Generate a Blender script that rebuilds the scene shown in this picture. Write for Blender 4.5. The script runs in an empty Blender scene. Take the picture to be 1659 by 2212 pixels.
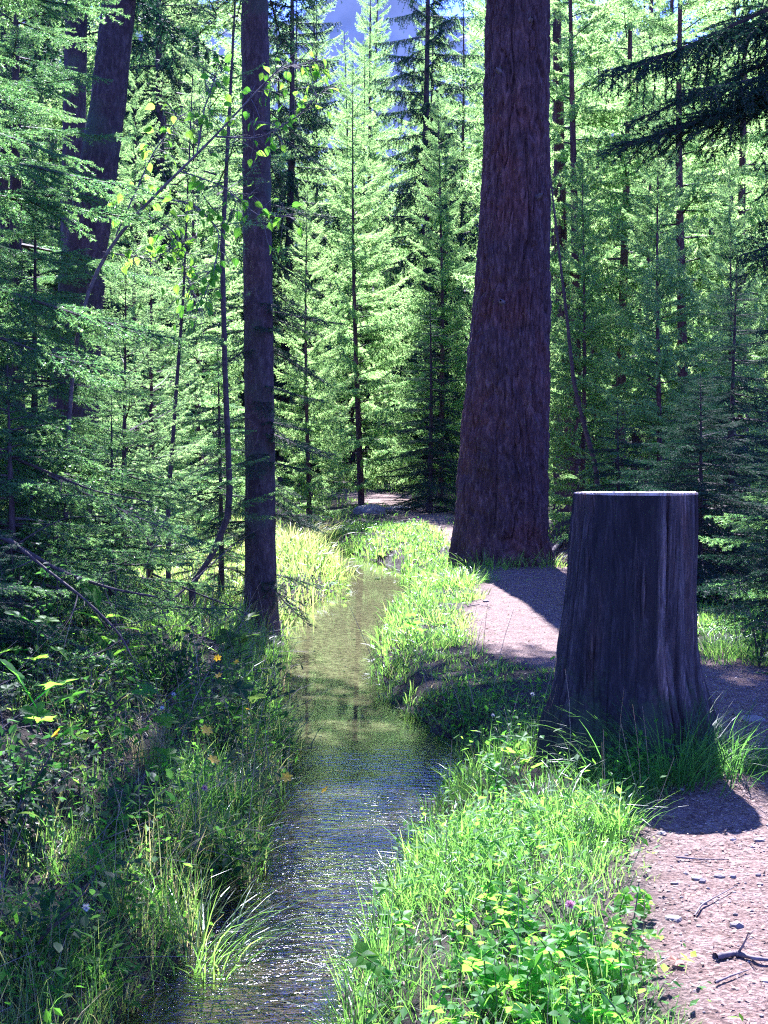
import bpy, math, random
import numpy as np
from mathutils import Vector, Matrix, Euler

random.seed(11)
rng = np.random.default_rng(11)
SC = bpy.context.scene
COL = SC.collection
R = math.radians
PI = math.pi

# ------------------------------------------------------------------ camera, sky, sun, exposure
CAM_Z = 1.5
FPX = 3190.0                       # focal length on the 1659 x 2212 measuring grid
HORIZON = 957.0
PITCH = math.atan((1106 - HORIZON) / FPX)
cam_data = bpy.data.cameras.new('camera')
cam = bpy.data.objects.new('camera', cam_data)
COL.objects.link(cam)
cam.location = (0, 0, CAM_Z)
cam.rotation_euler = (PI / 2 - PITCH, 0, 0)
cam_data.sensor_fit = 'VERTICAL'
cam_data.sensor_height = 36.0
cam_data.lens = 36.0 * FPX / 2212.0
cam_data.clip_start = 0.05
cam_data.clip_end = 4000
SC.camera = cam

SUN_EL, SUN_AZ = R(47), R(-1.0)    # azimuth measured from +Y towards +X
world = bpy.data.worlds.new('World')
SC.world = world
world.use_nodes = True
wn = world.node_tree.nodes
wl = world.node_tree.links
for n in list(wn):
    wn.remove(n)
w_out = wn.new('ShaderNodeOutputWorld')
w_bg = wn.new('ShaderNodeBackground')
w_sky = wn.new('ShaderNodeTexSky')
w_sky.sky_type = 'NISHITA'
w_sky.sun_disc = False
w_sky.sun_elevation = SUN_EL
w_sky.sun_rotation = SUN_AZ
w_sky.altitude = 1500
w_sky.air_density = 1.0
w_sky.dust_density = 0.3
w_sky.ozone_density = 5.0
w_bg.inputs['Strength'].default_value = 0.075
w_mul = wn.new('ShaderNodeMix'); w_mul.data_type = 'RGBA'; w_mul.blend_type = 'MULTIPLY'; w_mul.inputs[0].default_value = 1.0
w_mul.inputs[7].default_value = (0.88, 0.78, 1.26, 1)          # deep violet-blue mountain sky
wl.new(w_sky.outputs['Color'], w_mul.inputs[6])
wl.new(w_mul.outputs[2], w_bg.inputs['Color'])
wl.new(w_bg.outputs['Background'], w_out.inputs['Surface'])

sun_data = bpy.data.lights.new('sun', 'SUN')
sun_data.energy = 5.0
sun_data.angle = R(0.5)
sun_data.color = (1.0, 0.91, 0.68)
sun = bpy.data.objects.new('sun', sun_data)
COL.objects.link(sun)
SUN_DIR = Vector((math.sin(SUN_AZ) * math.cos(SUN_EL), math.cos(SUN_AZ) * math.cos(SUN_EL), math.sin(SUN_EL)))
sun.rotation_euler = (-SUN_DIR).to_track_quat('-Z', 'Y').to_euler()
sun.location = (0, 20, 30)

SC.view_settings.view_transform = 'Standard'
SC.view_settings.look = 'None'
SC.view_settings.exposure = 2.72
SC.view_settings.use_white_balance = True
SC.view_settings.white_balance_temperature = 4950
SC.view_settings.white_balance_tint = 30
SC.view_settings.gamma = 1.0
SC.view_settings.use_curve_mapping = False
SC.render.engine = 'CYCLES'
cy = SC.cycles
cy.max_bounces = 8
cy.diffuse_bounces = 4
cy.glossy_bounces = 3
cy.transmission_bounces = 5
cy.transparent_max_bounces = 8
cy.caustics_reflective = False
cy.caustics_refractive = False
cy.sample_clamp_indirect = 4.0
cy.sample_clamp_direct = 5.0
cy.use_denoising = False
cy.filter_width = 1.2
try:
    cy.denoiser = 'OPENIMAGEDENOISE'
except Exception:
    pass

# ------------------------------------------------------------------ unprojection of measuring-grid points
CP, SP = math.cos(PITCH), math.sin(PITCH)
def ray(X, Y):
    u = (X - 829.5) / FPX
    v = (1106 - Y) / FPX
    return np.array([u, CP + v * SP, -SP + v * CP])
def atz(X, Y, z):
    d = ray(X, Y)
    k = (z - CAM_Z) / d[2]
    return np.array([d[0] * k, d[1] * k, z])
def atd(X, Y, dist):
    d = ray(X, Y)
    k = dist / d[1]
    return np.array([d[0] * k, dist, CAM_Z + d[2] * k])

# ------------------------------------------------------------------ numeric noise
def _hash(ix, iy, iz, seed):
    h = (ix.astype(np.int64) * 374761393 + iy.astype(np.int64) * 668265263 + iz.astype(np.int64) * 2147483647 + seed * 1274126177) & 0xffffffff
    h = ((h ^ (h >> 13)) * 1274126177) & 0xffffffff
    h = (h ^ (h >> 16)) & 0xffffffff
    return h.astype(np.float64) / 4294967295.0
def vnoise(x, y, z=0.0, seed=0):
    x, y, z = np.broadcast_arrays(np.asarray(x, float), np.asarray(y, float), np.asarray(z, float))
    ix, iy, iz = np.floor(x), np.floor(y), np.floor(z)
    fx, fy, fz = x - ix, y - iy, z - iz
    fx = fx * fx * (3 - 2 * fx); fy = fy * fy * (3 - 2 * fy); fz = fz * fz * (3 - 2 * fz)
    r = 0
    for a in (0, 1):
        for b in (0, 1):
            for c in (0, 1):
                w = (fx if a else 1 - fx) * (fy if b else 1 - fy) * (fz if c else 1 - fz)
                r = r + w * _hash(ix + a, iy + b, iz + c, seed)
    return r * 2 - 1
def fbm(x, y, z=0.0, seed=0, o=3):
    r, a, s = 0, 1.0, 0
    for k in range(o):
        r = r + a * vnoise(np.asarray(x) * 2 ** k, np.asarray(y) * 2 ** k, np.asarray(z) * 2 ** k, seed + k * 17)
        s += a; a *= 0.5
    return r / s
def sm(a, b, x):
    t = np.clip((np.asarray(x, float) - a) / (b - a), 0, 1)
    return t * t * (3 - 2 * t)
def norm(v):
    return v / np.maximum(np.linalg.norm(v, axis=-1, keepdims=True), 1e-9)

# ------------------------------------------------------------------ materials
def mat_new(name):
    m = bpy.data.materials.new(name)
    m.use_nodes = True
    nt = m.node_tree
    for n in list(nt.nodes):
        nt.nodes.remove(n)
    out = nt.nodes.new('ShaderNodeOutputMaterial')
    return m, nt, out
def N(nt, t, **kw):
    n = nt.nodes.new(t)
    for k, v in kw.items():
        if k in n.inputs:
            n.inputs[k].default_value = v
        else:
            setattr(n, k, v)
    return n
def ramp(nt, stops, fac):
    r = nt.nodes.new('ShaderNodeValToRGB')
    e = r.color_ramp.elements
    while len(e) < len(stops):
        e.new(0.5)
    for i, (p, c) in enumerate(stops):
        e[i].position = p
        e[i].color = (*c, 1)
    nt.links.new(fac, r.inputs['Fac'])
    return r
def leaf_material(name, stops, tstops, trans=0.5, rough=0.45, spec=0.5, random_obj=0.15):
    m, nt, out = mat_new(name)
    at = N(nt, 'ShaderNodeAttribute', attribute_name='var')
    oi = N(nt, 'ShaderNodeObjectInfo')
    ma = N(nt, 'ShaderNodeMath', operation='MULTIPLY_ADD')
    ma.inputs[1].default_value = random_obj
    nt.links.new(oi.outputs['Random'], ma.inputs[0])
    nt.links.new(at.outputs['Fac'], ma.inputs[2])
    r1 = ramp(nt, stops, ma.outputs[0])
    r2 = ramp(nt, tstops, ma.outputs[0])
    p = N(nt, 'ShaderNodeBsdfPrincipled')
    p.inputs['Roughness'].default_value = rough
    p.inputs['Specular IOR Level'].default_value = spec
    nt.links.new(r1.outputs['Color'], p.inputs['Base Color'])
    t = N(nt, 'ShaderNodeBsdfTranslucent')
    nt.links.new(r2.outputs['Color'], t.inputs['Color'])
    mx = N(nt, 'ShaderNodeMixShader')
    mx.inputs[0].default_value = trans
    nt.links.new(p.outputs[0], mx.inputs[1])
    nt.links.new(t.outputs[0], mx.inputs[2])
    nt.links.new(mx.outputs[0], out.inputs['Surface'])
    return m
def bark_material(name, stops, scale=(18, 18, 3.5), bump=0.6, dist=0.02, rough=0.85, moss=None):
    m, nt, out = mat_new(name)
    tc = N(nt, 'ShaderNodeTexCoord')
    mp = N(nt, 'ShaderNodeMapping')
    mp.inputs['Scale'].default_value = scale
    nt.links.new(tc.outputs['Object'], mp.inputs['Vector'])
    n1 = N(nt, 'ShaderNodeTexNoise', Scale=1.0, Detail=7.0, Roughness=0.65, Distortion=0.6)
    nt.links.new(mp.outputs[0], n1.inputs['Vector'])
    r = ramp(nt, stops, n1.outputs['Fac'])
    n5 = N(nt, 'ShaderNodeTexNoise', Scale=1.1, Detail=4.0, Roughness=0.6)
    nt.links.new(tc.outputs['Object'], n5.inputs['Vector'])
    r5 = ramp(nt, [(0.3, (0.55, 0.60, 0.66)), (0.5, (0.95, 0.9, 0.9)), (0.7, (1.35, 0.98, 0.85))], n5.outputs['Fac'])
    m5 = N(nt, 'ShaderNodeMix', data_type='RGBA', blend_type='MULTIPLY'); m5.inputs[0].default_value = 1.0
    nt.links.new(r.outputs['Color'], m5.inputs[6]); nt.links.new(r5.outputs['Color'], m5.inputs[7])
    col = m5.outputs[2]
    if moss:
        n2 = N(nt, 'ShaderNodeTexNoise', Scale=2.2, Detail=5.0)
        nt.links.new(tc.outputs['Object'], n2.inputs['Vector'])
        rr = ramp(nt, [(0.52, (0, 0, 0)), (0.68, (1, 1, 1))], n2.outputs['Fac'])
        mxc = N(nt, 'ShaderNodeMix', data_type='RGBA')
        nt.links.new(rr.outputs['Color'], mxc.inputs[0])
        nt.links.new(col, mxc.inputs[6])
        mxc.inputs[7].default_value = (*moss, 1)
        col = mxc.outputs[2]
    p = N(nt, 'ShaderNodeBsdfPrincipled', Roughness=rough)
    p.inputs['Specular IOR Level'].default_value = 0.25
    nt.links.new(col, p.inputs['Base Color'])
    if bump:
        b = N(nt, 'ShaderNodeBump', Strength=bump, Distance=dist)
        nt.links.new(n1.outputs['Fac'], b.inputs['Height'])
        nt.links.new(b.outputs[0], p.inputs['Normal'])
    nt.links.new(p.outputs[0], out.inputs['Surface'])
    return m
def plain_material(name, stops, scale=30, rough=0.8, bump=0.2, spec=0.3):
    m, nt, out = mat_new(name)
    tc = N(nt, 'ShaderNodeTexCoord')
    n1 = N(nt, 'ShaderNodeTexNoise', Scale=scale, Detail=5.0)
    nt.links.new(tc.outputs['Object'], n1.inputs['Vector'])
    r = ramp(nt, stops, n1.outputs['Fac'])
    p = N(nt, 'ShaderNodeBsdfPrincipled', Roughness=rough)
    p.inputs['Specular IOR Level'].default_value = spec
    nt.links.new(r.outputs['Color'], p.inputs['Base Color'])
    if bump:
        b = N(nt, 'ShaderNodeBump', Strength=bump, Distance=0.01)
        nt.links.new(n1.outputs['Fac'], b.inputs['Height'])
        nt.links.new(b.outputs[0], p.inputs['Normal'])
    nt.links.new(p.outputs[0], out.inputs['Surface'])
    return m

M = {}
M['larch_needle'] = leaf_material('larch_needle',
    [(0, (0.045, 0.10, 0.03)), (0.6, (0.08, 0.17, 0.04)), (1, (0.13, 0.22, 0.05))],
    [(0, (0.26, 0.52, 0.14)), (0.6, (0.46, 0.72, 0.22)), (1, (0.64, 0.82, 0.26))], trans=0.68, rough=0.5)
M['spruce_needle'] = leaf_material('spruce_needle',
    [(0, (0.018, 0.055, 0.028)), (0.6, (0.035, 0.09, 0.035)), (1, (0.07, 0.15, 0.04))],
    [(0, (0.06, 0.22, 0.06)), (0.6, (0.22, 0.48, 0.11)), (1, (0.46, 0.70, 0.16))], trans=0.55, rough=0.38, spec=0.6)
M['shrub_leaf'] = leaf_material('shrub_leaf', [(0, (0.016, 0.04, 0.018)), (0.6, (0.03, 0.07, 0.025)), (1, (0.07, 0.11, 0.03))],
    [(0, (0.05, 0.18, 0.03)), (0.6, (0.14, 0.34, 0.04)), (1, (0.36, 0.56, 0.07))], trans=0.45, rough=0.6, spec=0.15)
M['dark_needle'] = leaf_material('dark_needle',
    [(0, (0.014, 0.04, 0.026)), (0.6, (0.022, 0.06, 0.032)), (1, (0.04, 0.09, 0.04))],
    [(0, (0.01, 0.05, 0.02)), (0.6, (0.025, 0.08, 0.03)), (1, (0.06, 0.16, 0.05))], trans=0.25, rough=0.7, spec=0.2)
M['broad_leaf'] = leaf_material('broad_leaf',
    [(0, (0.03, 0.11, 0.02)), (0.6, (0.05, 0.17, 0.02)), (1, (0.09, 0.21, 0.02))],
    [(0, (0.14, 0.48, 0.03)), (0.6, (0.25, 0.64, 0.03)), (1, (0.38, 0.72, 0.04))], trans=0.6, rough=0.5, spec=0.12)
M['grass'] = leaf_material('grass',
    [(0, (0.03, 0.085, 0.025)), (0.45, (0.06, 0.14, 0.03)), (0.7, (0.12, 0.17, 0.05)), (1, (0.30, 0.24, 0.12))],
    [(0, (0.10, 0.30, 0.04)), (0.45, (0.28, 0.56, 0.06)), (0.7, (0.44, 0.58, 0.10)), (1, (0.50, 0.40, 0.18))],
    trans=0.5, rough=0.38, spec=0.5, random_obj=0.0)
M['litter'] = leaf_material('litter',
    [(0, (0.09, 0.05, 0.035)), (0.5, (0.20, 0.12, 0.08)), (1, (0.42, 0.31, 0.22))],
    [(0, (0.05, 0.03, 0.02)), (1, (0.2, 0.12, 0.07))], trans=0.15, rough=0.7, spec=0.3, random_obj=0.0)
M['larch_bark'] = bark_material('larch_bark',
    [(0.25, (0.022, 0.011, 0.012)), (0.5, (0.085, 0.045, 0.042)), (0.72, (0.20, 0.125, 0.11))], (22, 22, 6), 1.0, 0.03)
M['spruce_bark'] = bark_material('spruce_bark',
    [(0.25, (0.022, 0.015, 0.015)), (0.5, (0.065, 0.045, 0.042)), (0.75, (0.15, 0.115, 0.105))], (30, 30, 12), 0.8, 0.015, moss=(0.06, 0.075, 0.05))
M['twig'] = plain_material('twig', [(0.3, (0.035, 0.024, 0.022)), (0.7, (0.10, 0.07, 0.06))], 25, 0.8, 0.0)
M['grey_twig'] = plain_material('grey_twig', [(0.3, (0.06, 0.045, 0.045)), (0.7, (0.20, 0.16, 0.15))], 25, 0.8, 0.2)
M['stem'] = plain_material('stem', [(0.3, (0.05, 0.07, 0.025)), (0.7, (0.10, 0.11, 0.05))], 40, 0.6, 0.0)
M['stone'] = plain_material('stone', [(0.3, (0.09, 0.072, 0.06)), (0.7, (0.27, 0.23, 0.20))], 14, 0.75, 0.4)
M['petal_yellow'] = leaf_material('petal_yellow', [(0, (0.75, 0.45, 0.01)), (1, (0.85, 0.55, 0.02))],
    [(0, (0.8, 0.45, 0.01)), (1, (0.9, 0.6, 0.02))], trans=0.45, rough=0.4)
M['petal_pink'] = leaf_material('petal_pink', [(0, (0.5, 0.24, 0.32)), (1, (0.65, 0.38, 0.45))],
    [(0, (0.5, 0.25, 0.32)), (1, (0.6, 0.36, 0.4))], trans=0.4, rough=0.5)
M['petal_white'] = leaf_material('petal_white', [(0, (0.65, 0.62, 0.58)), (1, (0.8, 0.78, 0.75))],
    [(0, (0.6, 0.6, 0.55)), (1, (0.7, 0.7, 0.66))], trans=0.4, rough=0.5)
M['dead_leaf'] = leaf_material('dead_leaf', [(0, (0.16, 0.06, 0.03)), (1, (0.38, 0.17, 0.08))],
    [(0, (0.2, 0.07, 0.03)), (1, (0.45, 0.2, 0.08))], trans=0.35, rough=0.5)

# ------------------------------------------------------------------ mesh helpers
class MB:
    def __init__(s):
        s.v, s.f, s.var, s.n = [], [], [], 0
    def add(s, V, F, mat=0, var=0.5, smooth=False):
        V = np.asarray(V, np.float32).reshape(-1, 3)
        F = np.asarray(F, np.int64)
        if len(F) == 0:
            return
        s.v.append(V)
        vv = np.broadcast_to(np.asarray(var, np.float32), (len(V),)) if np.ndim(var) == 0 else np.asarray(var, np.float32).reshape(-1)
        s.var.append(vv)
        s.f.append((F + s.n, mat, smooth))
        s.n += len(V)
    def merge(s, o, mtx=None):
        V = np.concatenate(o.v)
        if mtx is not None:
            V = V @ mtx[:3, :3].T + mtx[:3, 3]
        base = s.n
        s.v.append(V.astype(np.float32)); s.var.append(np.concatenate(o.var))
        for F, m, sh in o.f:
            s.f.append((F + base, m, sh))
        s.n += len(V)
    def mesh(s, name, mats):
        me = bpy.data.meshes.new(name)
        V = np.concatenate(s.v)
        me.vertices.add(len(V))
        me.vertices.foreach_set('co', V.ravel().astype(np.float32))
        idx = np.concatenate([F.ravel() for F, _, _ in s.f])
        ks = np.concatenate([np.full(len(F), F.shape[1]) for F, _, _ in s.f])
        mi = np.concatenate([np.full(len(F), m) for F, m, _ in s.f])
        sh = np.concatenate([np.full(len(F), x) for F, _, x in s.f])
        me.loops.add(len(idx))
        me.loops.foreach_set('vertex_index', idx.astype(np.int32))
        me.polygons.add(len(ks))
        st = np.concatenate([[0], np.cumsum(ks)[:-1]])
        me.polygons.foreach_set('loop_start', st.astype(np.int32))
        for m in mats:
            me.materials.append(M[m] if isinstance(m, str) else m)
        me.polygons.foreach_set('material_index', mi.astype(np.int32))
        me.polygons.foreach_set('use_smooth', sh.astype(bool))
        a = me.attributes.new('var', 'FLOAT', 'POINT')
        a.data.foreach_set('value', np.concatenate(s.var).astype(np.float32))
        me.update(calc_edges=True)
        return me
def link(name, me, parent=None):
    o = bpy.data.objects.new(name, me)
    COL.objects.link(o)
    if parent is not None:
        o.parent = parent
    return o
def tag(o, label=None, cat=None, group=None, kind=None):
    if label: o['label'] = label
    if cat: o['category'] = cat
    if group: o['group'] = group
    if kind: o['kind'] = kind
    return o
def thing(name, label, cat, loc=(0, 0, 0), rz=0.0, group=None):
    o = link(name, None)
    o.location = tuple(float(a) for a in loc)
    o.rotation_euler = (0, 0, rz)
    o.empty_display_size = 0.1
    return tag(o, label, cat, group)

def tube(P, rad, k=6):
    P = np.asarray(P, float); n = len(P)
    rad = np.broadcast_to(np.asarray(rad, float), (n,))
    T = norm(np.gradient(P, axis=0))
    ref = np.array([0, 0, 1.0]) if abs(T[:, 2]).mean() < 0.8 else np.array([1.0, 0, 0])
    A = norm(np.cross(T, ref)); B = np.cross(T, A)
    th = np.linspace(0, 2 * PI, k, endpoint=False)
    V = P[:, None] + rad[:, None, None] * (np.cos(th)[None, :, None] * A[:, None] + np.sin(th)[None, :, None] * B[:, None])
    i = np.arange(n - 1)[:, None] * k; j = np.arange(k)[None]; j2 = (j + 1) % k
    F = np.stack([i + j, i + j2, i + k + j2, i + k + j], -1).reshape(-1, 4)
    return V.reshape(-1, 3), F
def tubes(P, rad, k=3):
    """many tubes at once: P (N,m,3), rad (N,m)"""
    P = np.asarray(P, float); Nn, m = P.shape[:2]
    T = norm(np.gradient(P, axis=1))
    ref = np.where((np.abs(T[..., 2:3]) < 0.8), np.array([0, 0, 1.0]), np.array([1.0, 0, 0]))
    A = norm(np.cross(T, ref)); B = np.cross(T, A)
    th = np.linspace(0, 2 * PI, k, endpoint=False)
    V = P[:, :, None] + rad[:, :, None, None] * (np.cos(th)[:, None] * A[:, :, None] + np.sin(th)[:, None] * B[:, :, None])
    b = (np.arange(Nn) * m * k)[:, None, None]; i = (np.arange(m - 1) * k)[None, :, None]; j = np.arange(k)[None, None]; j2 = (j + 1) % k
    F = np.stack([b + i + j, b + i + j2, b + i + k + j2, b + i + k + j], -1).reshape(-1, 4)
    return V.reshape(-1, 3), F
def ribbons(P, W, S):
    """blades: P (N,m,3) centre line, W (N,m) half width, S (N,3) side direction"""
    Nn, m = P.shape[:2]
    L = P - S[:, None] * W[..., None]; Rr = P + S[:, None] * W[..., None]
    V = np.stack([L, Rr], 2).reshape(-1, 3)
    b = (np.arange(Nn) * m * 2)[:, None]; i = (np.arange(m - 1) * 2)[None]
    F = np.stack([b + i, b + i + 1, b + i + 3, b + i + 2], -1).reshape(-1, 4)
    return V, F
def spikes(B, D, L, W, r):
    """one thin triangle per needle"""
    n = len(B)
    S = norm(np.cross(D, r.normal(size=(n, 3))))
    V = np.stack([B - S * W[:, None], B + S * W[:, None], B + D * L[:, None]], 1).reshape(-1, 3)
    return V, np.arange(n * 3).reshape(-1, 3)

# ------------------------------------------------------------------ ground form
WATER_Z = -0.22
_edge = [(2212, 335, 745), (2100, 425, 768), (2000, 500, 798), (1900, 580, 846), (1800, 600, 888), (1700, 625, 965), (1650, 628, 988),
         (1600, 618, 965), (1550, 605, 892), (1500, 600, 832), (1450, 602, 812), (1400, 605, 822), (1350, 618, 838), (1310, 650, 862),
         (1280, 715, 884), (1250, 738, 890), (1234, 746, 872)]
_by, _bc, _bw = [-12.0, -3.0, 2.5], [-2.2, -1.0, -0.55], [0.5, 0.45, 0.36]
for Y, a, b in _edge:
    pa, pb = atz(a, Y, WATER_Z), atz(b, Y, WATER_Z)
    _by.append(pa[1]); _bc.append((pa[0] + pb[0]) / 2); _bw.append((pb[0] - pa[0]) / 2)
_by += [22.0, 24.0, 27.0, 32.0, 40.0]; _bc += [-0.55, -1.1, -2.2, -5.5, -14.0]; _bw += [0.30, 0.28, 0.28, 0.3, 0.3]
_by, _bc, _bw = map(np.array, (_by, _bc, _bw))
_bw = _bw + 0.05 * (1 - sm(6.5, 9.5, _by)); _bc = _bc - 0.03 * (1 - sm(5.0, 7.0, _by))
def brook(y):
    return np.interp(y, _by, _bc), np.interp(y, _by, _bw)
_pth = [(-3, 1.6, 0.9), (3, 1.6, 0.88), (4.2, 1.55, 0.82), (5, 1.56, 0.78), (5.7, 1.68, 0.72), (6.4, 1.98, 0.64), (7.2, 2.2, 0.55), (8, 2.2, 0.62), (9.5, 1.9, 0.75), (11, 1.48, 0.82), (13, 1.38, 0.68),
        (15, 1.5, 0.58), (17, 1.75, 0.62), (18.6, 1.95, 0.7), (20, 1.7, 0.6), (22, 1.2, 0.28), (25, 1.02, 0.25), (28, 0.9, 0.4), (33, 0.25, 0.8), (37, -0.6, 1.0), (41, -2.5, 1.0), (46, -8, 0.8)]
_py, _pc, _pw = map(np.array, zip(*_pth))
def path_mask(x, y):
    c, w = np.interp(y, _py, _pc), np.interp(y, _py, _pw)
    nz = 0.18 * fbm(np.asarray(x) * 2.1, np.asarray(y) * 1.6, 0, 5)
    return 1 - sm(-0.18, 0.16, np.abs(x - c) - w + nz)
def side(x, y):
    c, w = brook(y)
    wob = 0.05 * vnoise(np.asarray(x) * 0 + np.sign(x - c) * 9, np.asarray(y) * 3.1, 0, 3)
    return x - c, np.abs(x - c) - w + wob
def ground(x, y):
    x = np.asarray(x, float); y = np.asarray(y, float)
    dx, s = side(x, y)
    far = sm(20, 24, y)
    right = WATER_Z + 0.15 * sm(0, 0.28, s) + 0.07 * sm(0.2, 1.0, s)
    hi = 1 - 0.7 * sm(8.0, 12.5, y)
    left = WATER_Z + 0.20 * sm(0, 0.30, s) + (0.46 * sm(0.15, 1.5, s) + 0.35 * sm(1.3, 4, s)) * hi
    z = np.where(dx > 0, right, left)
    bed = WATER_Z - 0.06 * sm(0, 0.09, -s)
    z = np.where(s < 0, bed, z)
    nz = 0.05 * fbm(x * 1.1, y * 1.1, 0, 21) + 0.018 * vnoise(x * 6, y * 6, 0, 8)
    z = z + nz * sm(0.05, 0.6, s) * (1 - 0.75 * path_mask(x, y)) + 0.006 * vnoise(x * 14, y * 14, 0, 4)
    z = z + 0.25 * sm(20, 40, y) + np.maximum(y - 38, 0) * 0.03 + np.maximum(y - 62, 0) * 0.22 * sm(62, 90, y)
    z = z + 0.02 * np.maximum(np.abs(x) - 6, 0)
    # small earth mound to the right of the big trunk
    z = z + 0.42 * np.exp(-(((x - 2.65) / 0.5) ** 2 + ((y - 21.0) / 1.2) ** 2))
    return z
def gz(x, y):
    return float(ground(np.array([x]), np.array([y]))[0])
def at_ground(X, Y):
    z = 0.0
    for _ in range(14):
        p = atz(X, Y, z)
        z = 0.5 * z + 0.5 * gz(p[0], p[1])
    return np.array([p[0], p[1], gz(p[0], p[1])])

# ---- ground sheet
def axis(a, segs):
    out = [a]
    for end, step in segs:
        n = max(1, int(round((end - out[-1]) / step)))
        out += list(np.linspace(out[-1], end, n + 1)[1:])
    return np.array(out)
gx = axis(-400, [(-80, 40), (-20, 6), (-6, 0.7), (-3.2, 0.12), (3.4, 0.045), (7, 0.18), (20, 0.8), (80, 6), (400, 40)])
gy = axis(-60, [(-10, 10), (1, 0.5), (3.4, 0.1), (12, 0.045), (24, 0.07), (36, 0.2), (60, 1.0), (130, 5), (800, 60)])
GX, GY = np.meshgrid(gx, gy)
GZ = np.where((GY > 150) , ground(GX, np.minimum(GY, 150)), ground(GX, GY))
nx, ny = len(gx), len(gy)
PM = path_mask(GX, GY) * (GY < 60)
_, SS = side(GX, GY)
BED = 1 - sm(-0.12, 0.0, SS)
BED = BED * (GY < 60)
i = np.arange(ny - 1)[:, None] * nx; j = np.arange(nx - 1)[None]
FQ = np.stack([i + j, i + j + 1, i + nx + j + 1, i + nx + j], -1).reshape(-1, 4)
fp = PM.ravel()[FQ].mean(1) > 0.5
GV = np.stack([GX, GY, GZ], -1).reshape(-1, 3)

def ground_material():
    m, nt, out = mat_new('forest_floor')
    geo = N(nt, 'ShaderNodeNewGeometry')
    pa = N(nt, 'ShaderNodeAttribute', attribute_name='path_mask')
    ba = N(nt, 'ShaderNodeAttribute', attribute_name='bed_mask')
    n1 = N(nt, 'ShaderNodeTexNoise', Scale=9.0, Detail=8.0, Roughness=0.7)
    n2 = N(nt, 'ShaderNodeTexNoise', Scale=60.0, Detail=4.0, Roughness=0.7)
    n3 = N(nt, 'ShaderNodeTexNoise', Scale=1.3, Detail=3.0)
    vo = N(nt, 'ShaderNodeTexVoronoi', Scale=22.0)
    for n in (n1, n2, n3, vo):
        nt.links.new(geo.outputs['Position'], n.inputs['Vector'])
    soil = ramp(nt, [(0.3, (0.016, 0.012, 0.010)), (0.55, (0.045, 0.032, 0.024)), (0.75, (0.035, 0.055, 0.018))], n1.outputs['Fac'])
    p1 = ramp(nt, [(0.32, (0.065, 0.04, 0.031)), (0.5, (0.24, 0.165, 0.13)), (0.68, (0.45, 0.35, 0.28))], n2.outputs['Fac'])
    p2 = ramp(nt, [(0.35, (0.62, 0.52, 0.48)), (0.65, (1, 1, 1))], n1.outputs['Fac'])
    pm = N(nt, 'ShaderNodeMix', data_type='RGBA', blend_type='MULTIPLY')
    pm.inputs[0].default_value = 1.0
    nt.links.new(p1.outputs['Color'], pm.inputs[6]); nt.links.new(p2.outputs['Color'], pm.inputs[7])
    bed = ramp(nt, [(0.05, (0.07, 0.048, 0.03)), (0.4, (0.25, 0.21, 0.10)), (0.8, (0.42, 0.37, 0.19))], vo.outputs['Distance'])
    m1 = N(nt, 'ShaderNodeMix', data_type='RGBA'); m2 = N(nt, 'ShaderNodeMix', data_type='RGBA')
    nt.links.new(pa.outputs['Fac'], m1.inputs[0]); nt.links.new(soil.outputs['Color'], m1.inputs[6]); nt.links.new(pm.outputs[2], m1.inputs[7])
    sxy = N(nt, 'ShaderNodeSeparateXYZ'); nt.links.new(geo.outputs['Position'], sxy.inputs[0])
    depth_fac = N(nt, 'ShaderNodeMapRange'); depth_fac.inputs[1].default_value = 9.5; depth_fac.inputs[2].default_value = 6.5     # near bed reddish-brown, with the darkness of deeper water put into its colour
    nt.links.new(sxy.outputs['Y'], depth_fac.inputs[0])
    depth_brown = ramp(nt, [(0.35, (0.03, 0.018, 0.014)), (0.55, (0.075, 0.043, 0.03)), (0.7, (0.15, 0.09, 0.06))], n1.outputs['Fac'])
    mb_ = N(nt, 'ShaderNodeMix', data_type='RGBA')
    nt.links.new(depth_fac.outputs[0], mb_.inputs[0]); nt.links.new(bed.outputs['Color'], mb_.inputs[6]); nt.links.new(depth_brown.outputs['Color'], mb_.inputs[7])
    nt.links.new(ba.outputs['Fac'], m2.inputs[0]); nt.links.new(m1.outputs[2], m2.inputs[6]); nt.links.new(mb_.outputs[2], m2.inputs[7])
    p = N(nt, 'ShaderNodeBsdfPrincipled', Roughness=0.9)
    p.inputs['Specular IOR Level'].default_value = 0.2
    nt.links.new(m2.outputs[2], p.inputs['Base Color'])
    ad = N(nt, 'ShaderNodeMath', operation='ADD')
    nt.links.new(n1.outputs['Fac'], ad.inputs[0]); nt.links.new(n2.outputs['Fac'], ad.inputs[1])
    b = N(nt, 'ShaderNodeBump', Strength=1.0, Distance=0.035)
    nt.links.new(ad.outputs[0], b.inputs['Height']); nt.links.new(b.outputs[0], p.inputs['Normal'])
    nt.links.new(p.outputs[0], out.inputs['Surface'])
    return m
M['ground'] = ground_material()
def ground_piece(name, F):
    used, inv = np.unique(F, return_inverse=True)
    mb = MB(); mb.add(GV[used], inv.reshape(F.shape), 0, 0.5, True)
    me = mb.mesh(name, ['ground'])
    for nm, arr in (('path_mask', PM), ('bed_mask', BED)):
        a = me.attributes.new(nm, 'FLOAT', 'POINT'); a.data.foreach_set('value', arr.ravel()[used].astype(np.float32))
    o = link(name, me); o['kind'] = 'structure'
    return o
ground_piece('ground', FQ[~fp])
ground_piece('path', FQ[fp])

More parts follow.
